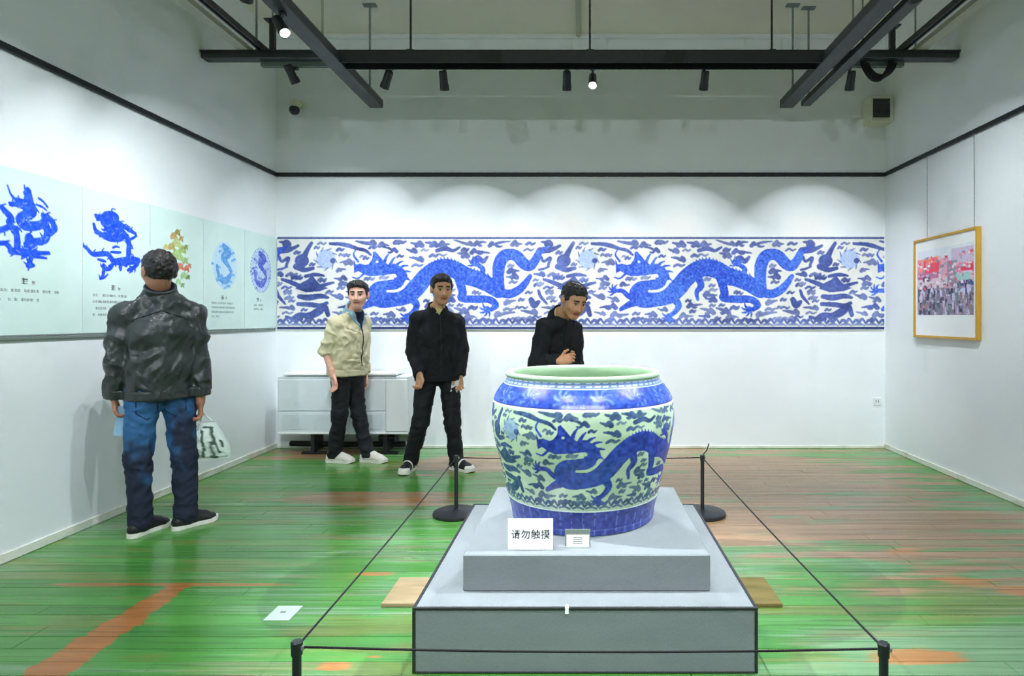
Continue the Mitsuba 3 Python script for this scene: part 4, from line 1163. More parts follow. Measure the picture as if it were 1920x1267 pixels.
def folds(m, amp, scale, seed, stretch=(1, 1, 1), ridged=True):
    """Creases pressed into cloth along its normals."""
    q = m.vertices * np.array(stretch) * scale
    w = meshkit.fbm(q * 0.5 + 11.0, 2, seed + 9)[:, None] * 1.6
    f = meshkit.fbm(q + w, 3, seed)
    if ridged:
        f = np.clip(1 - np.abs(2 * f - 1) * 2.2, 0, 1)
    m.vertices = m.vertices + m.vertex_normals * (amp * (f - 0.5))[:, None]
    return m


def fabric(key, a, b, rough, spec=0.3, weave=900.0, bump=0.0006, **kw):
    scene[key] = {'type': 'bumpmap', 'arbitrary': mikit.proc(lambda p, n, uv: fbm(p.x * 34.0, p.y * 34.0, p.z * 26.0, 3) + 0.2 * noise(p.x * weave, p.y * weave, p.z * weave), eps=1.5e-3), 'scale': bump * 4,
                  'bsdf': pr(mikit.proc(lambda p, n, uv: mix(S(*a), S(*b), fbm(p.x * 17.0, p.y * 17.0, p.z * 13.0, 3))), rough, spec, **kw)}


fabric('leather', (34, 38, 38), (58, 64, 64), 0.36, 0.55, 300.0, 0.0012)
fabric('black_cloth', (17, 18, 21), (29, 30, 34), 0.75, 0.25)
fabric('black_twill', (15, 16, 20), (26, 27, 32), 0.7, 0.3)
fabric('beige_cloth', (186, 178, 142), (214, 206, 174), 0.75, 0.25)
fabric('blue_shirt', (126, 158, 172), (150, 182, 192), 0.8, 0.2)
fabric('navy_cloth', (22, 30, 50), (34, 42, 66), 0.8, 0.2)
fabric('cream_cloth', (196, 178, 120), (214, 198, 142), 0.8, 0.2)
fabric('hair', (18, 16, 16), (40, 36, 34), 0.45, 0.45, 700.0, 0.0012)


def denim(p, n, uv):
    g = noise(p.x * 500.0, p.y * 500.0, p.z * 900.0)
    w = fbm(p.x * 9.0, p.y * 9.0, p.z * 6.0, 4)
    seat = 1.0 - dr.sqrt(dr.square((p.x + 2.72) / 0.26) + dr.square((p.z - 0.74) / 0.26))
    faded = smoothstep(0.36, 0.60, w * 0.8 + 0.34 * dr.maximum(seat, -1.5) + 0.14 * g - 0.02)
    return mix(mix(S(26, 31, 46), S(40, 47, 66), 0.5 * w + 0.5 * g), mix(S(38, 78, 122), S(58, 108, 156), g), faded)


scene['denim'] = pr(mikit.proc(denim), 0.8, 0.25)
scene['sole_white'] = pr((222, 220, 210), 0.6, 0.3)
scene['shoe_white'] = pr(mikit.proc(lambda p, n, uv: mix(S(206, 200, 186), S(230, 227, 218), fbm(p.x * 30.0, p.y * 30.0, p.z * 30.0))), 0.6, 0.3)
scene['shoe_black'] = pr((26, 26, 28), 0.5, 0.4)
scene['skin'] = twosided({'type': 'principled', 'base_color': {'type': 'mesh_attribute', 'name': 'vertex_color'}, 'roughness': 0.5, 'specular': 0.4, 'sheen': 0.15})


HS = 1.07          # size of a head


def head_sdf(c, F, U):
    R = np.cross(F, U)
    M = np.stack([R, F, U], 1)

    def fn(p):
        q = (p - c) @ M / HS
        m = q * [-1, 1, 1]
        d = smin(ell(q, (0, -0.006, 0.03), (0.077, 0.098, 0.09)), ell(q, (0, 0.022, -0.045), (0.060, 0.070, 0.068)), 0.03)
        d = smin(d, cap(q, (-0.012, 0.066, -0.09), (0.012, 0.066, -0.09), 0.022), 0.03)
        d = smin(d, cap(q, (-0.042, 0.064, -0.018), (-0.03, 0.072, -0.03), 0.024), 0.025)
        d = smin(d, cap(q, (0.042, 0.064, -0.018), (0.03, 0.072, -0.03), 0.024), 0.025)
        d = smin(d, cap(q, (-0.036, 0.080, 0.03), (0.036, 0.080, 0.03), 0.012), 0.02)
        for s in (q, m):
            d = smax(d, -(np.linalg.norm(s - [0.031, 0.102, 0.010], axis=-1) - 0.016), 0.014)
            d = smin(d, np.linalg.norm(s - [0.031, 0.078, 0.010], axis=-1) - 0.0135, 0.004)
            d = smin(d, ell(s, (0.079, -0.010, 0.0), (0.011, 0.026, 0.034)), 0.008)
            d = smin(d, cap(s, (0.010, 0.094, -0.030), (0.012, 0.098, -0.030), 0.0085), 0.006)
        d = smin(d, cap(q, (0, 0.090, 0.018), (0, 0.112, -0.024), 0.009, 0.0135), 0.012)
        d = smin(d, cap(q, (-0.019, 0.086, -0.052), (0.019, 0.086, -0.052), 0.0075), 0.006)
        d = smin(d, cap(q, (-0.016, 0.085, -0.064), (0.016, 0.085, -0.064), 0.0085), 0.006)
        return d * HS
    return fn, M


def face_colours(v, c, M, tone_):
    """Pigment of skin, lips, brows and eyes, from where a vertex lies on the head."""
    q = (v - c) @ M / HS
    col = np.repeat(np.array([tone_], float), len(v), 0)
    n = meshkit.fbm(v * 60, 3, 4)[:, None]
    col = col * (0.94 + 0.12 * n)
    front = q[:, 1] > 0.05
    lips = front & (np.abs(q[:, 0]) < 0.024) & (q[:, 2] < -0.046) & (q[:, 2] > -0.072)
    col[lips] = np.array(tone_) * [0.88, 0.72, 0.72]
    mouth = front & (np.abs(q[:, 0]) < 0.025) & (np.abs(q[:, 2] + 0.060 - 9.0 * q[:, 0] ** 2) < 0.003)
    col[mouth] = (92, 44, 40)
    a = np.abs(q[:, 0])
    brow = front & (a > 0.012) & (a < 0.05) & (np.abs(q[:, 2] - 0.036 + 0.12 * np.maximum(a - 0.036, 0)) < 0.0055)
    col[brow] = (38, 30, 28)
    eye = front & (np.hypot(a - 0.031, (q[:, 2] - 0.010) * 2.6) < 0.0125)
    col[eye] = (168, 158, 150)
    iris = front & (np.hypot(a - 0.031, q[:, 2] - 0.010) < 0.0062)
    col[iris] = (26, 20, 20)
    lid = front & (a > 0.017) & (a < 0.046) & (np.abs(q[:, 2] - 0.0175) < 0.0022)
    col[lid] = (58, 40, 36)
    return lin(np.clip(col, 0, 255))


def hand_mesh(w, D, Sd, curl, flip):
    """A hand from the wrist w: D towards the fingers, Sd towards the thumb, curl in degrees, flip = which side the palm faces."""
    D = unit(D)
    Sd = unit(Sd - D * (Sd @ D))
    N = np.cross(D, Sd) * flip
    rot = lambda a: D * math.cos(math.radians(a)) + N * math.sin(math.radians(a))   # noqa: E731
    segs = [(w - 0.05 * D, w, 0.027, 0.025)]
    for o, ln in ((0.029, 0.070), (0.0095, 0.078), (-0.010, 0.072), (-0.029, 0.056)):
        b = w + (0.088 - 0.12 * abs(o - 0.01)) * D + o * Sd
        m = b + rot(curl * 0.55) * ln * 0.52 + Sd * o * 0.06
        e = m + rot(curl * 1.5) * ln * 0.30
        t = e + rot(curl * 2.0) * ln * 0.20
        segs += [(b, m, 0.0095, 0.0085), (m, e, 0.0086, 0.0078), (e, t, 0.0078, 0.0066)]
    b = w + 0.022 * D + 0.026 * Sd + 0.006 * N
    m = b + unit(D * 0.75 + Sd * 0.6 + N * 0.3) * 0.042
    e = m + unit(D * 0.95 + Sd * 0.15 + N * 0.35) * 0.032
    thumb = [(b, m, 0.0135, 0.0105), (m, e, 0.0105, 0.0078)]

    def fn(p):
        d = smin(ecap(p, w + 0.01 * D, w + 0.078 * D, (0.031, 0.015), (0.040, 0.0125), Sd), cap(p, *segs[0]), 0.02)
        for i in range(4):
            f = np.minimum(np.minimum(cap(p, *segs[1 + 3 * i]), cap(p, *segs[2 + 3 * i])), cap(p, *segs[3 + 3 * i]))
            d = smin(d, f, 0.005)
        return smin(d, smin(cap(p, *thumb[0]), cap(p, *thumb[1]), 0.004), 0.008)
    pts = [s[0] for s in segs] + [s[1] for s in segs] + [b, m, e]
    lo, hi = bounds(pts, 0.05)
    return nets(fn, lo, hi, 0.0038)


def shoe(parent, ankle, D, upper, sole, height=0.075, toe_cap=None):
    D = unit([D[0], D[1], 0])
    Sd = np.array([D[1], -D[0], 0])
    a0 = np.array([ankle[0], ankle[1], 0.0])
    heel, ball, toe = a0 - 0.045 * D, a0 + 0.125 * D, a0 + 0.185 * D
    outline = sg.LineString([(-0.045, 0), (0.02, 0)]).buffer(0.036).union(sg.Polygon([(-0.045, 0.036), (0.04, 0.033), (0.13, 0.048), (0.13, -0.044), (0.04, -0.031), (-0.045, -0.036)])).union(sg.Point(0.15, 0.001).buffer(0.047)).buffer(0.01).buffer(-0.008)
    m = trimesh.creation.extrude_polygon(outline, 0.026, engine='earcut')
    v = m.vertices
    bend = 0.010 * np.clip((v[:, 0] - 0.13) / 0.06, 0, 1) ** 2
    m.vertices = a0 + v[:, :1] * D + v[:, 1:2] * Sd + (v[:, 2] + bend)[:, None] * np.array([0, 0, 1.0])

    def fn(p):
        up = np.array([0, 0, 1.0])
        d = ecap(p, heel + 0.045 * up, ball + 0.038 * up, (0.036, 0.038), (0.044, 0.030), Sd)
        d = smin(d, ecap(p, ball + 0.036 * up, toe + 0.034 * up - 0.02 * D, (0.044, 0.026), (0.038, 0.020), Sd), 0.02)
        d = smin(d, cap(p, a0 + 0.05 * up - 0.006 * D, a0 + (height + 0.025) * up - 0.004 * D, 0.040, 0.043), 0.03)
        d = smin(d, cap(p, a0 + 0.085 * up + 0.012 * D, a0 + 0.11 * D + 0.045 * up, 0.040, 0.034), 0.02)
        d = smax(d, p[:, 2] - height - 0.028, 0.006)
        return smax(d, 0.02 - p[:, 2], 0.004)
    lo, hi = bounds([heel, toe, a0 + [0, 0, height]], 0.08)
    k = part(parent, 'shoe', nets(fn, lo, hi, 0.0075), upper, True)
    part(k, 'sole', m, sole, 30, label=None)
    if toe_cap:
        part(k, 'toe_cap', nets(lambda p: smax(smax(fn(p) - 0.003, 0.135 - (p - a0) @ D, 0.004), p[:, 2] - 0.055, 0.004), lo, hi, 0.0075), toe_cap, True)
        for q in (0.0, 0.055):
            part(k, 'stripe', nets(lambda p: smax(fn(p) - 0.003, np.abs((p - a0) @ D - q - 0.35 * (p[:, 2] - 0.05)) - 0.011, 0.003), lo, hi, 0.006), toe_cap, True)
    lace = [tube([a0 + D * (0.045 + 0.018 * i) + Sd * s + np.array([0, 0, 0.108 - 0.0115 * i - abs(s) * 0.40]) for s in (-0.022, -0.01, 0, 0.01, 0.022)], 0.003, 6) for i in range(4)]
    part(k, 'laces', join(lace), 'sole_white' if upper != 'shoe_white' else 'paper', True)


def person(J, label, tone_=(205, 158, 132), jacket='black_cloth', trousers='black_twill', upper='shoe_black', sole='sole_white', stature=1.0, hem=0.0, bulk=1.0, cuffs=(0.0, 0.0), fold=(0.016, 9.0), leg=1.0, curl=(38, 38), seed=1, flips=(1, 1), toe_cap=None, away=False, stand=0.016):
    k = tag(numbered('person'), label, 'person')
    A = {n: np.asarray(x, float) for n, x in J.items()}
    up = np.array([0, 0, 1.0])
    c, F = A['head'], unit(A['face'])
    U = unit(A.get('crown', up) - F * (A.get('crown', up) @ F))
    R = unit(np.cross(F, U))
    pel, mid, nb = (A['hipL'] + A['hipR']) / 2, (A['shL'] + A['shR']) / 2, A['neck']
    lat = unit(A['shR'] - A['shL'])
    lath = unit(A['hipR'] - A['hipL'])
    waist, chest = pel * 0.68 + mid * 0.32, pel * 0.22 + mid * 0.78 - 0.03 * up
    hs, M = head_sdf(c, F, U)
    nk0 = c + M @ np.array([0, -0.022, -0.055])

    def head_fn(p):
        d = smin(hs(p), cap(p, nk0, nb, 0.052, 0.058), 0.02)
        return smax(d, -((p - (nb - 0.07 * up)) @ up), 0.01)
    lo, hi = bounds([c - 0.14, c + 0.14, nb], 0.05)
    parts_ = [nets(head_fn, lo, hi, 0.005)]

    def body_fn(p):
        d = ecap(p, pel, waist, (0.155, 0.105), (0.145, 0.10), lath)
        d = smin(d, ecap(p, waist, chest, (0.145, 0.10), (0.16, 0.105), lat), 0.05)
        d = smin(d, ecap(p, chest, nb - 0.05 * up, (0.155, 0.10), (0.06, 0.055), lat), 0.05)
        for s in 'LR':
            d = smin(d, cap(p, nb * 0.85 + A['sh' + s] * 0.15 - 0.03 * up, A['sh' + s], 0.036, 0.042), 0.04)
            d = smin(d, smin(cap(p, A['sh' + s], A['el' + s], 0.046, 0.036), cap(p, A['el' + s], A['wr' + s], 0.038, 0.026), 0.01), 0.02)
            d = smin(d, smin(cap(p, A['hip' + s], A['kn' + s], 0.075, 0.05), cap(p, A['kn' + s], A['an' + s], 0.05, 0.036), 0.02), 0.02)
            foot = np.array([*A['dir' + s], 0.0])
            d = smin(d, cap(p, A['an' + s], [A['an' + s][0] + 0.10 * foot[0], A['an' + s][1] + 0.10 * foot[1], 0.038], 0.030, 0.018), 0.01)
        return d
    lo, hi = bounds([A[n] for n in A if n not in ('face', 'crown', 'dirL', 'dirR', 'thL', 'thR', 'head')] + [nb], 0.2)
    lo[2] = max(lo[2], 0.0)
    parts_.append(nets(body_fn, lo, hi, 0.0125))
    for i, s in enumerate('LR'):
        D = A.get('hd' + s, A['wr' + s] - A['el' + s])
        parts_.append(hand_mesh(A['wr' + s], unit(D), A.get('th' + s, -lat if s == 'R' else lat), curl[i], flips[i]))
    b = weld(parts_)
    part(k, 'body', b, 'skin', True, color=face_colours(np.asarray(b.vertices), c, M, tone_))
    # hair
    def hair_fn(p):
        q = (p - c) @ M / HS
        d = smin(ell(q, (0, -0.012, 0.034), (0.086, 0.106, 0.096)), ell(q, (0.012 * (1 if seed % 2 else -1), 0.03, 0.082), (0.066, 0.064, 0.046)), 0.02)
        lock = meshkit.fbm(q * [70, 40, 40] + meshkit.fbm(q * 25, 1, 2)[:, None] * 3, 2, seed)
        d = d - 0.009 * (lock - 0.45) * 2
        x = np.abs(q[:, 0])
        line = np.where(q[:, 1] > 0.0, 0.004 + 1.0 * q[:, 1] - 0.012 * (x < 0.04), 0.004 + 1.9 * q[:, 1])
        line = np.where((q[:, 1] > 0.01) & (q[:, 1] < 0.045) & (x > 0.05), -0.012 + 0.9 * (q[:, 1] - 0.01), line)
        line = np.clip(line, -0.102, 0.2)
        d = smax(d, (line - q[:, 2]) * 0.55, 0.006)
        return smax(d, -ell(q * np.array([1, 1, 1]) * np.sign(1), (0, 0, 0), (0.001, 0.001, 0.001)), 0.001) * HS
    part(k, 'hair', nets(hair_fn, c - 0.15, c + 0.16, 0.0058), 'hair', True)
    # jacket
    hp = pel + hem * up
    ax = unit(mid - pel)

    def jacket_fn(p):
        B = bulk
        d = ecap(p, pel - 0.05 * ax, waist, (0.192 * B, 0.145 * B), (0.184 * B, 0.137 * B), lath)
        d = smin(d, ecap(p, waist, chest, (0.184 * B, 0.137 * B), (0.188 * B, 0.136 * B), lat), 0.05)
        d = smin(d, ecap(p, chest, nb - 0.03 * up, (0.172 * B, 0.122 * B), (0.074, 0.070), lat), 0.06)
        for i, s in enumerate('LR'):
            sh, el, wr = A['sh' + s], A['el' + s], A['wr' + s]
            d = smin(d, cap(p, nb * 0.85 + sh * 0.15 - 0.03 * up, sh, 0.050, 0.062 * B), 0.05)
            dirn = unit(wr - el)
            fore = smax(cap(p, el, wr, 0.060 * B, 0.048 * B), (p - (wr - (cuffs[i] + 0.005) * dirn)) @ dirn, 0.006)
            d = smin(d, smin(cap(p, sh, el, 0.066 * B, 0.060 * B), fore, 0.02), 0.022)
        d = smax(d, -((p - hp) @ ax), 0.012)
        return smax(d, -(cap(p, nb - 0.01 * up, nk0 + 0.1 * (nk0 - nb), 0.058)), 0.01)
    lo, hi = bounds([A[n + s] for n in ('sh', 'el', 'wr') for s in 'LR'] + [hp, nb], 0.2)
    jm = folds(nets(jacket_fn, lo, hi, 0.0095), *fold, seed, (1, 1, 0.75))
    jk = part(k, 'jacket', jm, jacket, True)
    hemband = lambda p: smax(np.abs(jacket_fn(p) - 0.002) - 0.006, np.abs((p - hp) @ ax - 0.028) - 0.03, 0.006)   # noqa: E731
    part(jk, 'hem_band', nets(hemband, *bounds([hp - lath * 0.25, hp + lath * 0.25, hp - 0.04 * up, hp + 0.12 * up], 0.16), 0.0085), jacket, True)
    # collar: a band round the neck, open in front
    fwd = unit(np.cross(up, lat)) * (1 if away else -1)

    def collar_fn(p, r=0.080, t=0.008, z0=-0.06, z1=stand, gap=0.058):
        q = p - nb
        nd = unit(nk0 - nb)
        h = q @ nd
        rad = q - h[:, None] * nd
        rr = np.linalg.norm(rad * 1.0, axis=1) - 0.25 * np.maximum(-h, 0)
        d = np.abs(rr - r) - t
        d = smax(d, np.abs(h - (z0 + z1) / 2 - 0.30 * (-(rad @ fwd))) - (z1 - z0) / 2, 0.006)
        return smax(d, gap - np.linalg.norm(rad - fwd * r, axis=1), 0.01)
    cm = nets(collar_fn, nb - 0.16, nb + 0.16, 0.0068)
    part(jk, 'collar', cm, jacket, True)
    # trousers
    def trouser_fn(p):
        d = ecap(p, pel - 0.02 * up, pel + 0.09 * up, (0.165, 0.115), (0.15, 0.105), lath)
        for s in 'LR':
            hip, kn, an = A['hip' + s], A['kn' + s], A['an' + s]
            l_ = smin(cap(p, hip, kn, 0.094 * leg, 0.070 * leg), cap(p, kn, an - 0.03 * up, 0.069 * leg, 0.060 * leg), 0.02)
            d = smin(d, smax(l_, 0.045 - p[:, 2], 0.006), 0.025)
        return d
    lo, hi = bounds([A[n + s] for n in ('hip', 'kn', 'an') for s in 'LR'] + [pel + 0.1 * up], 0.17)
    tm = folds(nets(trouser_fn, lo, hi, 0.0095), 0.013, 10.0, seed + 3, (1, 1, 1.1))
    part(k, 'trousers', tm, trousers, True)
    for s in 'LR':
        shoe(k, A['an' + s], A['dir' + s], upper, sole, toe_cap=toe_cap)
    return k, A, dict(up=up, lat=lat, fwd=fwd, nb=nb, nk0=nk0, chest=chest, mid=mid, pel=pel, M=M, c=c, jacket=jk, collar=collar_fn, mesh=jm, tmesh=tm)


# the man in the leather jacket, seen from behind
k1, A1, I1 = person(dict(head=at(298, 510, 3.84), face=(-0.80, 0.60, 0.02), neck=at(301, 543, 3.87), shL=at(232, 591, 3.75), shR=at(365, 591, 3.98), elL=at(217, 672, 3.73), elR=at(376, 670, 4.0), wrL=at(214, 744, 3.77), wrR=at(376, 752, 3.99),
                         hipL=at(270, 728, 3.82), hipR=at(332, 728, 3.97), knL=at(259, 858, 3.78), knR=at(345, 854, 3.93), anL=at(264, 970, 3.79), anR=at(348, 955, 3.92), dirL=(0.22, 0.97), dirR=(0.5, 0.87),
                         hdL=(0.05, 0.0, -1), hdR=(0.0, 0.02, -1), thL=(-0.65, 0.76, 0), thR=(-0.65, 0.76, 0)),
                    'person in dark leather jacket and blue jeans, seen from behind, facing the left wall panels', tone_=(176, 120, 96), jacket='leather', trousers='denim', bulk=1.0, fold=(0.026, 8.5), leg=1.04, curl=(45, 62), seed=3, flips=(1, -1), hem=-0.05, away=True, stand=0.03)
# the man in beige, walking to the right and looking at the camera
k2, A2, I2 = person(dict(head=at(672, 553, 5.66), face=(0.16, -0.97, -0.12), neck=at(664, 584, 5.72), shL=at(630, 610, 5.58), shR=at(681, 607, 5.86), elL=at(612, 660, 5.56), elR=at(678, 664, 5.96), wrL=at(624, 704, 5.52), wrR=at(684, 703, 5.90),
                         hipL=at(641, 694, 5.66), hipR=at(661, 694, 5.80), knL=at(637, 776, 5.63), knR=at(672, 776, 5.76), anL=at(627, 846, 5.70), anR=at(690, 846, 5.72), dirL=(0.99, -0.1), dirR=(0.97, -0.22),
                         hdL=(0.25, -0.05, -1), hdR=(0.1, -0.1, -1), thL=(0.85, -0.5, 0), thR=(0.8, -0.5, 0)),
                    'person in beige jacket with pale blue collar and white shoes, walking past the white heater', tone_=(226, 172, 150), jacket='beige_cloth', upper='shoe_white', bulk=1.04, cuffs=(0.19, 0.02), fold=(0.026, 9.5), seed=5, hem=-0.035, leg=0.98)
# the man in black, walking with a smile
k3, A3, I3 = person(dict(head=at(828, 543, 5.29), face=(0.42, -0.88, -0.16), neck=at(821, 578, 5.34), shL=at(784, 599, 5.29), shR=at(855, 603, 5.42), elL=at(774, 655, 5.31), elR=at(865, 655, 5.43), wrL=at(787, 702, 5.18), wrR=at(861, 703, 5.36),
                         hipL=at(802, 693, 5.33), hipR=at(842, 693, 5.40), knL=at(789, 790, 5.28), knR=at(848, 790, 5.36), anL=at(769, 861, 5.40), anR=at(856, 861, 5.42), dirL=(-0.08, -1.0), dirR=(0.85, -0.5),
                         hdL=(0.02, -0.25, -1), hdR=(0, -0.1, -1), thL=(0.9, -0.4, 0), thR=(-0.9, -0.4, 0)),
                    'person all in black with striped sneakers, mid-stride before the dragon frieze', tone_=(196, 146, 112), jacket='black_cloth', toe_cap='sole_white', bulk=1.03, seed=7, hem=-0.09, curl=(60, 50), flips=(1, -1))
# the man bending to look at the jar
k4, A4, I4 = person(dict(head=at(1075, 563, 4.56), face=(0.42, -0.72, -0.45), crown=(0.25, -0.25, 0.9), neck=at(1053, 592, 4.69), shL=at(1020, 614, 4.62), shR=at(1077, 619, 4.88), elL=at(1007, 680, 4.56), elR=at(1080, 684, 4.84), wrL=at(1050, 676, 4.40), wrR=at(1078, 700, 4.58),
                         hipL=at(1012, 702, 4.92), hipR=at(1046, 702, 5.04), knL=at(1016, 806, 4.86), knR=at(1052, 803, 4.98), anL=at(1010, 882, 5.02), anR=at(1050, 880, 5.08), dirL=(0.5, -0.87), dirR=(0.6, -0.8),
                         hdL=(0.95, -0.3, 0.25), hdR=(0.1, -0.9, -0.2), thL=(0.2, 0.2, 1), thR=(-0.8, 0, 0.3)),
                    'person in black jacket bending forward behind the porcelain jar to look at it', tone_=(190, 138, 104), jacket='black_cloth', bulk=1.0, seed=9, hem=-0.06, curl=(55, 45))

# what shows at the collars
for (kk, I, mat_, r, z0, z1, gap) in ((k2, I2, 'blue_shirt', 0.083, -0.055, 0.030, 0.034), (k3, I3, 'cream_cloth', 0.066, -0.04, 0.012, 0.02), (k4, I4, 'cream_cloth', 0.066, -0.04, 0.012, 0.02), (k1, I1, 'navy_cloth', 0.066, -0.03, 0.03, 0.02)):
    part(kk, 'shirt_collar', nets(lambda p: I['collar'](p, r, 0.007, z0, z1, gap), I['nb'] - 0.17, I['nb'] + 0.17, 0.0068), mat_, True)


def on_front(I, x, h, lift=0.004, mesh='mesh', back=False):
    """The point on a garment, x to the picture's right of its middle line and h above the neck's base, lifted off the cloth."""
    d = I['fwd'] * (-1 if back else 1)
    o = I['nb'] + I['lat'] * x + I['up'] * h
    loc, _, tri = I[mesh].ray.intersects_location([o + d * 0.6 + 0 * o], [-d], multiple_hits=False)
    if len(loc) == 0:
        return None
    return loc[0] + d * lift


def seam(I, pts, r=0.003, **kw):
    q = [on_front(I, x, h, **kw) for x, h in pts]
    return tube([x for x in q if x is not None], r, 6)


def patch_on(I, inside, lift=0.004):
    """A layer of cloth lying on the front of a garment where inside(x, h) holds."""
    m = I['mesh']
    v, f = np.array(m.vertices), np.array(m.faces)
    q = v - I['nb']
    x, h, d = q @ I['lat'], q @ I['up'], v @ I['fwd']
    fn_ = m.face_normals @ I['fwd'] > 0.05
    cand = fn_ & (np.abs(x[f]).max(1) < 0.2) & (h[f].min(1) > -0.5)
    v2, f2 = trimesh.remesh.subdivide(v, f[cand])
    v2, f2 = trimesh.remesh.subdivide(v2, f2)
    c = v2[f2].mean(1) - I['nb']
    f2 = f2[inside(c @ I['lat'], c @ I['up']) & (c @ I['fwd'] > 0.03)]
    sub = trimesh.Trimesh(v2, f2, process=True)
    cc = trimesh.graph.connected_component_labels(sub.face_adjacency, node_count=len(sub.faces))
    sub = trimesh.Trimesh(sub.vertices, sub.faces[cc == np.bincount(cc).argmax()], process=True)
    n = len(sub.vertices)
    top_, bot = sub.vertices + sub.vertex_normals * lift, sub.vertices - sub.vertex_normals * 0.003
    e = sub.edges_sorted
    uq, inv, cnt = np.unique(e, axis=0, return_inverse=True, return_counts=True)
    be = sub.edges[cnt[inv] == 1]
    side = np.vstack([np.stack([be[:, 1], be[:, 0], be[:, 0] + n], 1), np.stack([be[:, 1], be[:, 0] + n, be[:, 1] + n], 1)])
    return trimesh.Trimesh(np.vstack([top_, bot]), np.vstack([sub.faces, sub.faces[:, ::-1] + n, side]), process=False)


# the beige jacket's open front: dark shirt, pale blue lapels, zip, pocket and seams
part(k2, 'shirt_front', patch_on(I2, lambda x, h: (h < 0.06) & (np.abs(x) < 0.046 * np.clip((h + 0.19) / 0.15, 0, 1.1)), 0.003), 'navy_cloth', True)
part(k2, 'lapel', patch_on(I2, lambda x, h: (h < 0.05) & (x < 0) & (np.abs(x) > 0.045 * np.clip((h + 0.19) / 0.15, 0, 1.1)) & (np.abs(x) < 0.10 * np.clip((h + 0.18) / 0.15, 0, 1.0)), 0.006), 'blue_shirt', True)
part(k2, 'lapel', patch_on(I2, lambda x, h: (h < 0.05) & (x > 0) & (np.abs(x) > 0.045 * np.clip((h + 0.19) / 0.15, 0, 1.1)) & (np.abs(x) < 0.095 * np.clip((h + 0.18) / 0.15, 0, 1.0)), 0.006), 'blue_shirt', True)
part(I2['jacket'], 'zip', seam(I2, [(0.0, h) for h in np.linspace(-0.15, -0.50, 18)], 0.0035), 'black_twill', True)
part(I2['jacket'], 'pocket_flap', patch_on(I2, lambda x, h: (np.abs(x + 0.105) < 0.055) & (np.abs(h + 0.41) < 0.014), 0.006), 'beige_cloth', True)
part(I2['jacket'], 'yoke_seam', seam(I2, [(x, -0.20 - 0.5 * (x + 0.02)) for x in np.linspace(-0.14, -0.02, 9)], 0.0025), 'beige_cloth', True)
part(k3, 'shirt_front', patch_on(I3, lambda x, h: (h < 0.06) & (h > -0.06) & (np.abs(x) < 0.028 * np.clip((h + 0.06) / 0.05, 0, 1.3)), 0.003), 'cream_cloth', True)
# zips of the black jackets
part(I3['jacket'], 'zip', seam(I3, [(0.004, h) for h in np.linspace(-0.05, -0.58, 24)], 0.0032), 'black_metal', True)
for s in (-1, 1):
    part(I3['jacket'], 'pocket_seam', seam(I3, [(s * (0.085 + 0.04 * t), -0.38 - 0.15 * t) for t in np.linspace(0, 1, 8)], 0.003), 'black_cloth', True)
part(I4['jacket'], 'zip', seam(I4, [(0.0, h) for h in np.linspace(-0.05, -0.40, 16)], 0.0032), 'black_metal', True)
# the leather jacket's back seams and the jeans' pockets
for pts_ in ([(x, -0.13 - 0.06 * abs(x) / 0.15) for x in np.linspace(-0.15, 0.15, 17)],):
    part(I1['jacket'], 'yoke_seam', seam(I1, pts_, 0.003, back=True), 'leather', True)
for s in (-1, 1):
    part(k1, 'pocket', tube([x for x in [on_front(I1, s * 0.075 + a, h, 0.002, 'tmesh', True) for a, h in ((-0.055, -0.66), (0.055, -0.66), (0.055, -0.76), (0.0, -0.80), (-0.055, -0.76), (-0.055, -0.66))] if x is not None], 0.003, 6), 'navy_cloth', True, label='stitched outline of a back pocket')

# things in their hands
w = A1['wrR']
hp = w + np.array([0.0, 0.02, -0.105])
k = tag('plastic_bag', 'white plastic bag with dark printed strokes hanging from the leather-jacketed person\'s right hand', 'bag')
nu_, nv_ = 60, 72
lat1, fw1 = I1['lat'], I1['fwd']
bagX = unit(np.array([0.93, 0.36, 0]))
bagN = np.array([-bagX[1], bagX[0], 0])
u = np.linspace(0, 2 * PI, nu_, endpoint=False)
rows_, cols_ = [], []
for j_, t in enumerate(np.linspace(0, 1, nv_)):
    half = 0.045 + 0.052 * min(1, t * 1.6) ** 0.8 - 0.012 * max(0, t - 0.85) / 0.15
    thick = 0.008 + 0.036 * math.sin(PI * min(1, t * 0.95)) ** 0.8 * (1 if t < 0.93 else max(0.15, (1 - t) / 0.07))
    cu, su = np.sign(np.cos(u)) * np.abs(np.cos(u)) ** 0.7, np.sin(u)
    o = hp + np.array([0.055 * t + 0.03, 0.0, -0.035 - 0.235 * t])
    crinkle = 0.007 * (meshkit.fbm(np.stack([np.cos(u) * 3, np.sin(u) * 3, 0 * u + t * 7], 1), 3, 5) - 0.5) * 2
    rows_.append(o + (cu * half + crinkle)[:, None] * bagX + (su * thick + crinkle)[:, None] * bagN)
    cols_.append(np.stack([cu * half, 0 * u + t, su], 1))
V_, C_ = np.vstack(rows_), np.vstack(cols_)
i_, j_ = np.meshgrid(np.arange(nv_ - 1), np.arange(nu_), indexing='ij')
a_, b_ = i_ * nu_ + j_, i_ * nu_ + (j_ + 1) % nu_
Q_ = np.stack([a_, b_, b_ + nu_, a_ + nu_], -1).reshape(-1, 4)
colr = np.repeat([[206.0, 218.0, 212.0]], len(V_), 0) + 14 * (meshkit.fbm(V_ * 40, 2, 3)[:, None] - 0.5)
front_ = C_[:, 2] < 0.2
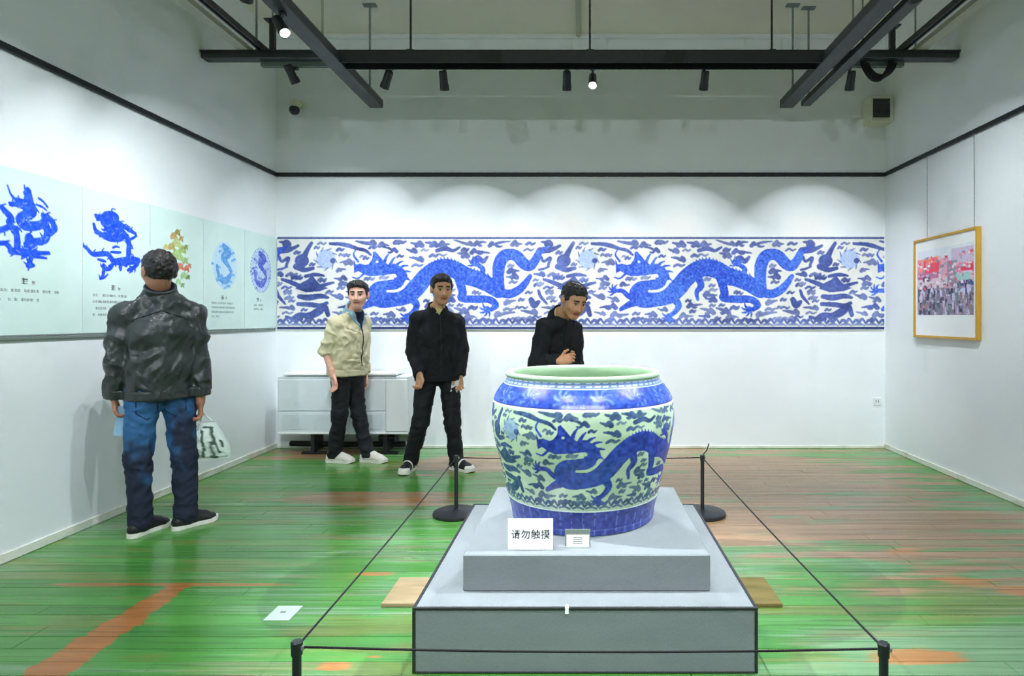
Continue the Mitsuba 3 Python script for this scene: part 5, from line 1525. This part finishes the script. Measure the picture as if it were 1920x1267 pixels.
for (x0, t0, x1, t1, wd) in ((-0.035, 0.22, -0.045, 0.62, 0.008), (0.018, 0.16, 0.026, 0.42, 0.010), (-0.04, 0.62, -0.062, 0.92, 0.008), (0.0, 0.55, -0.006, 0.9, 0.011), (0.022, 0.45, 0.036, 0.82, 0.008), (0.056, 0.5, 0.064, 0.66, 0.006), (-0.012, 0.93, 0.012, 0.96, 0.010), (-0.02, 0.12, 0.03, 0.14, 0.006)):
    p0, p1 = np.array([x0, t0 * 0.235]), np.array([x1, t1 * 0.235])
    q_ = np.stack([C_[:, 0], C_[:, 1] * 0.235], 1)
    tt = np.clip((q_ - p0) @ (p1 - p0) / ((p1 - p0) @ (p1 - p0)), 0, 1)
    colr[(np.linalg.norm(q_ - p0 - tt[:, None] * (p1 - p0), axis=1) < wd) & front_] = (74, 92, 82)
part(k, 'sack', (V_, Q_), 'matte_colors', True, color=lin(np.clip(colr, 0, 255)))
for s in (-1, 1):
    top_ = hp + np.array([0.028, 0.0, -0.03])
    part(k, 'handle', tube([top_ + bagX * 0.035 * s, hp + bagX * 0.018 * s + np.array([0.012, 0, 0.0]), hp + np.array([0.004, 0, 0.022]) + bagN * 0.006 * s], 0.006, 8), 'white_plastic', True)
w = A1['wrL']
k = tag('folded_leaflet', 'pale blue folded leaflet held in the left hand of the man in leather', 'leaflet')
scene['leaflet_blue'] = pr((150, 190, 218), 0.7, 0.2)
o = w + np.array([0.045, 0.01, -0.13])
R_ = T().translate(o.tolist()).rotate([0, 0, 1], 20).rotate([0, 1, 0], 8)
for i_, (dz, m_) in enumerate(((0.0, 'leaflet_blue'), (0.004, 'paper'))):
    part(k, 'sheet', box(-0.035, 0.035, dz, dz + 0.0015, -0.11, 0.07), m_, to_world=R_)
w = A3['wrR']
k = tag('mobile_phone', 'small white phone in the left hand of the man in black', 'phone')
part(k, 'case', box(-0.034, 0.034, -0.0045, 0.0045, -0.07, 0.07, 0.003), 'white_plastic', to_world=T().translate((w + np.array([-0.028, -0.035, -0.075])).tolist()).rotate([0, 0, 1], 35).rotate([0, 1, 0], 12))
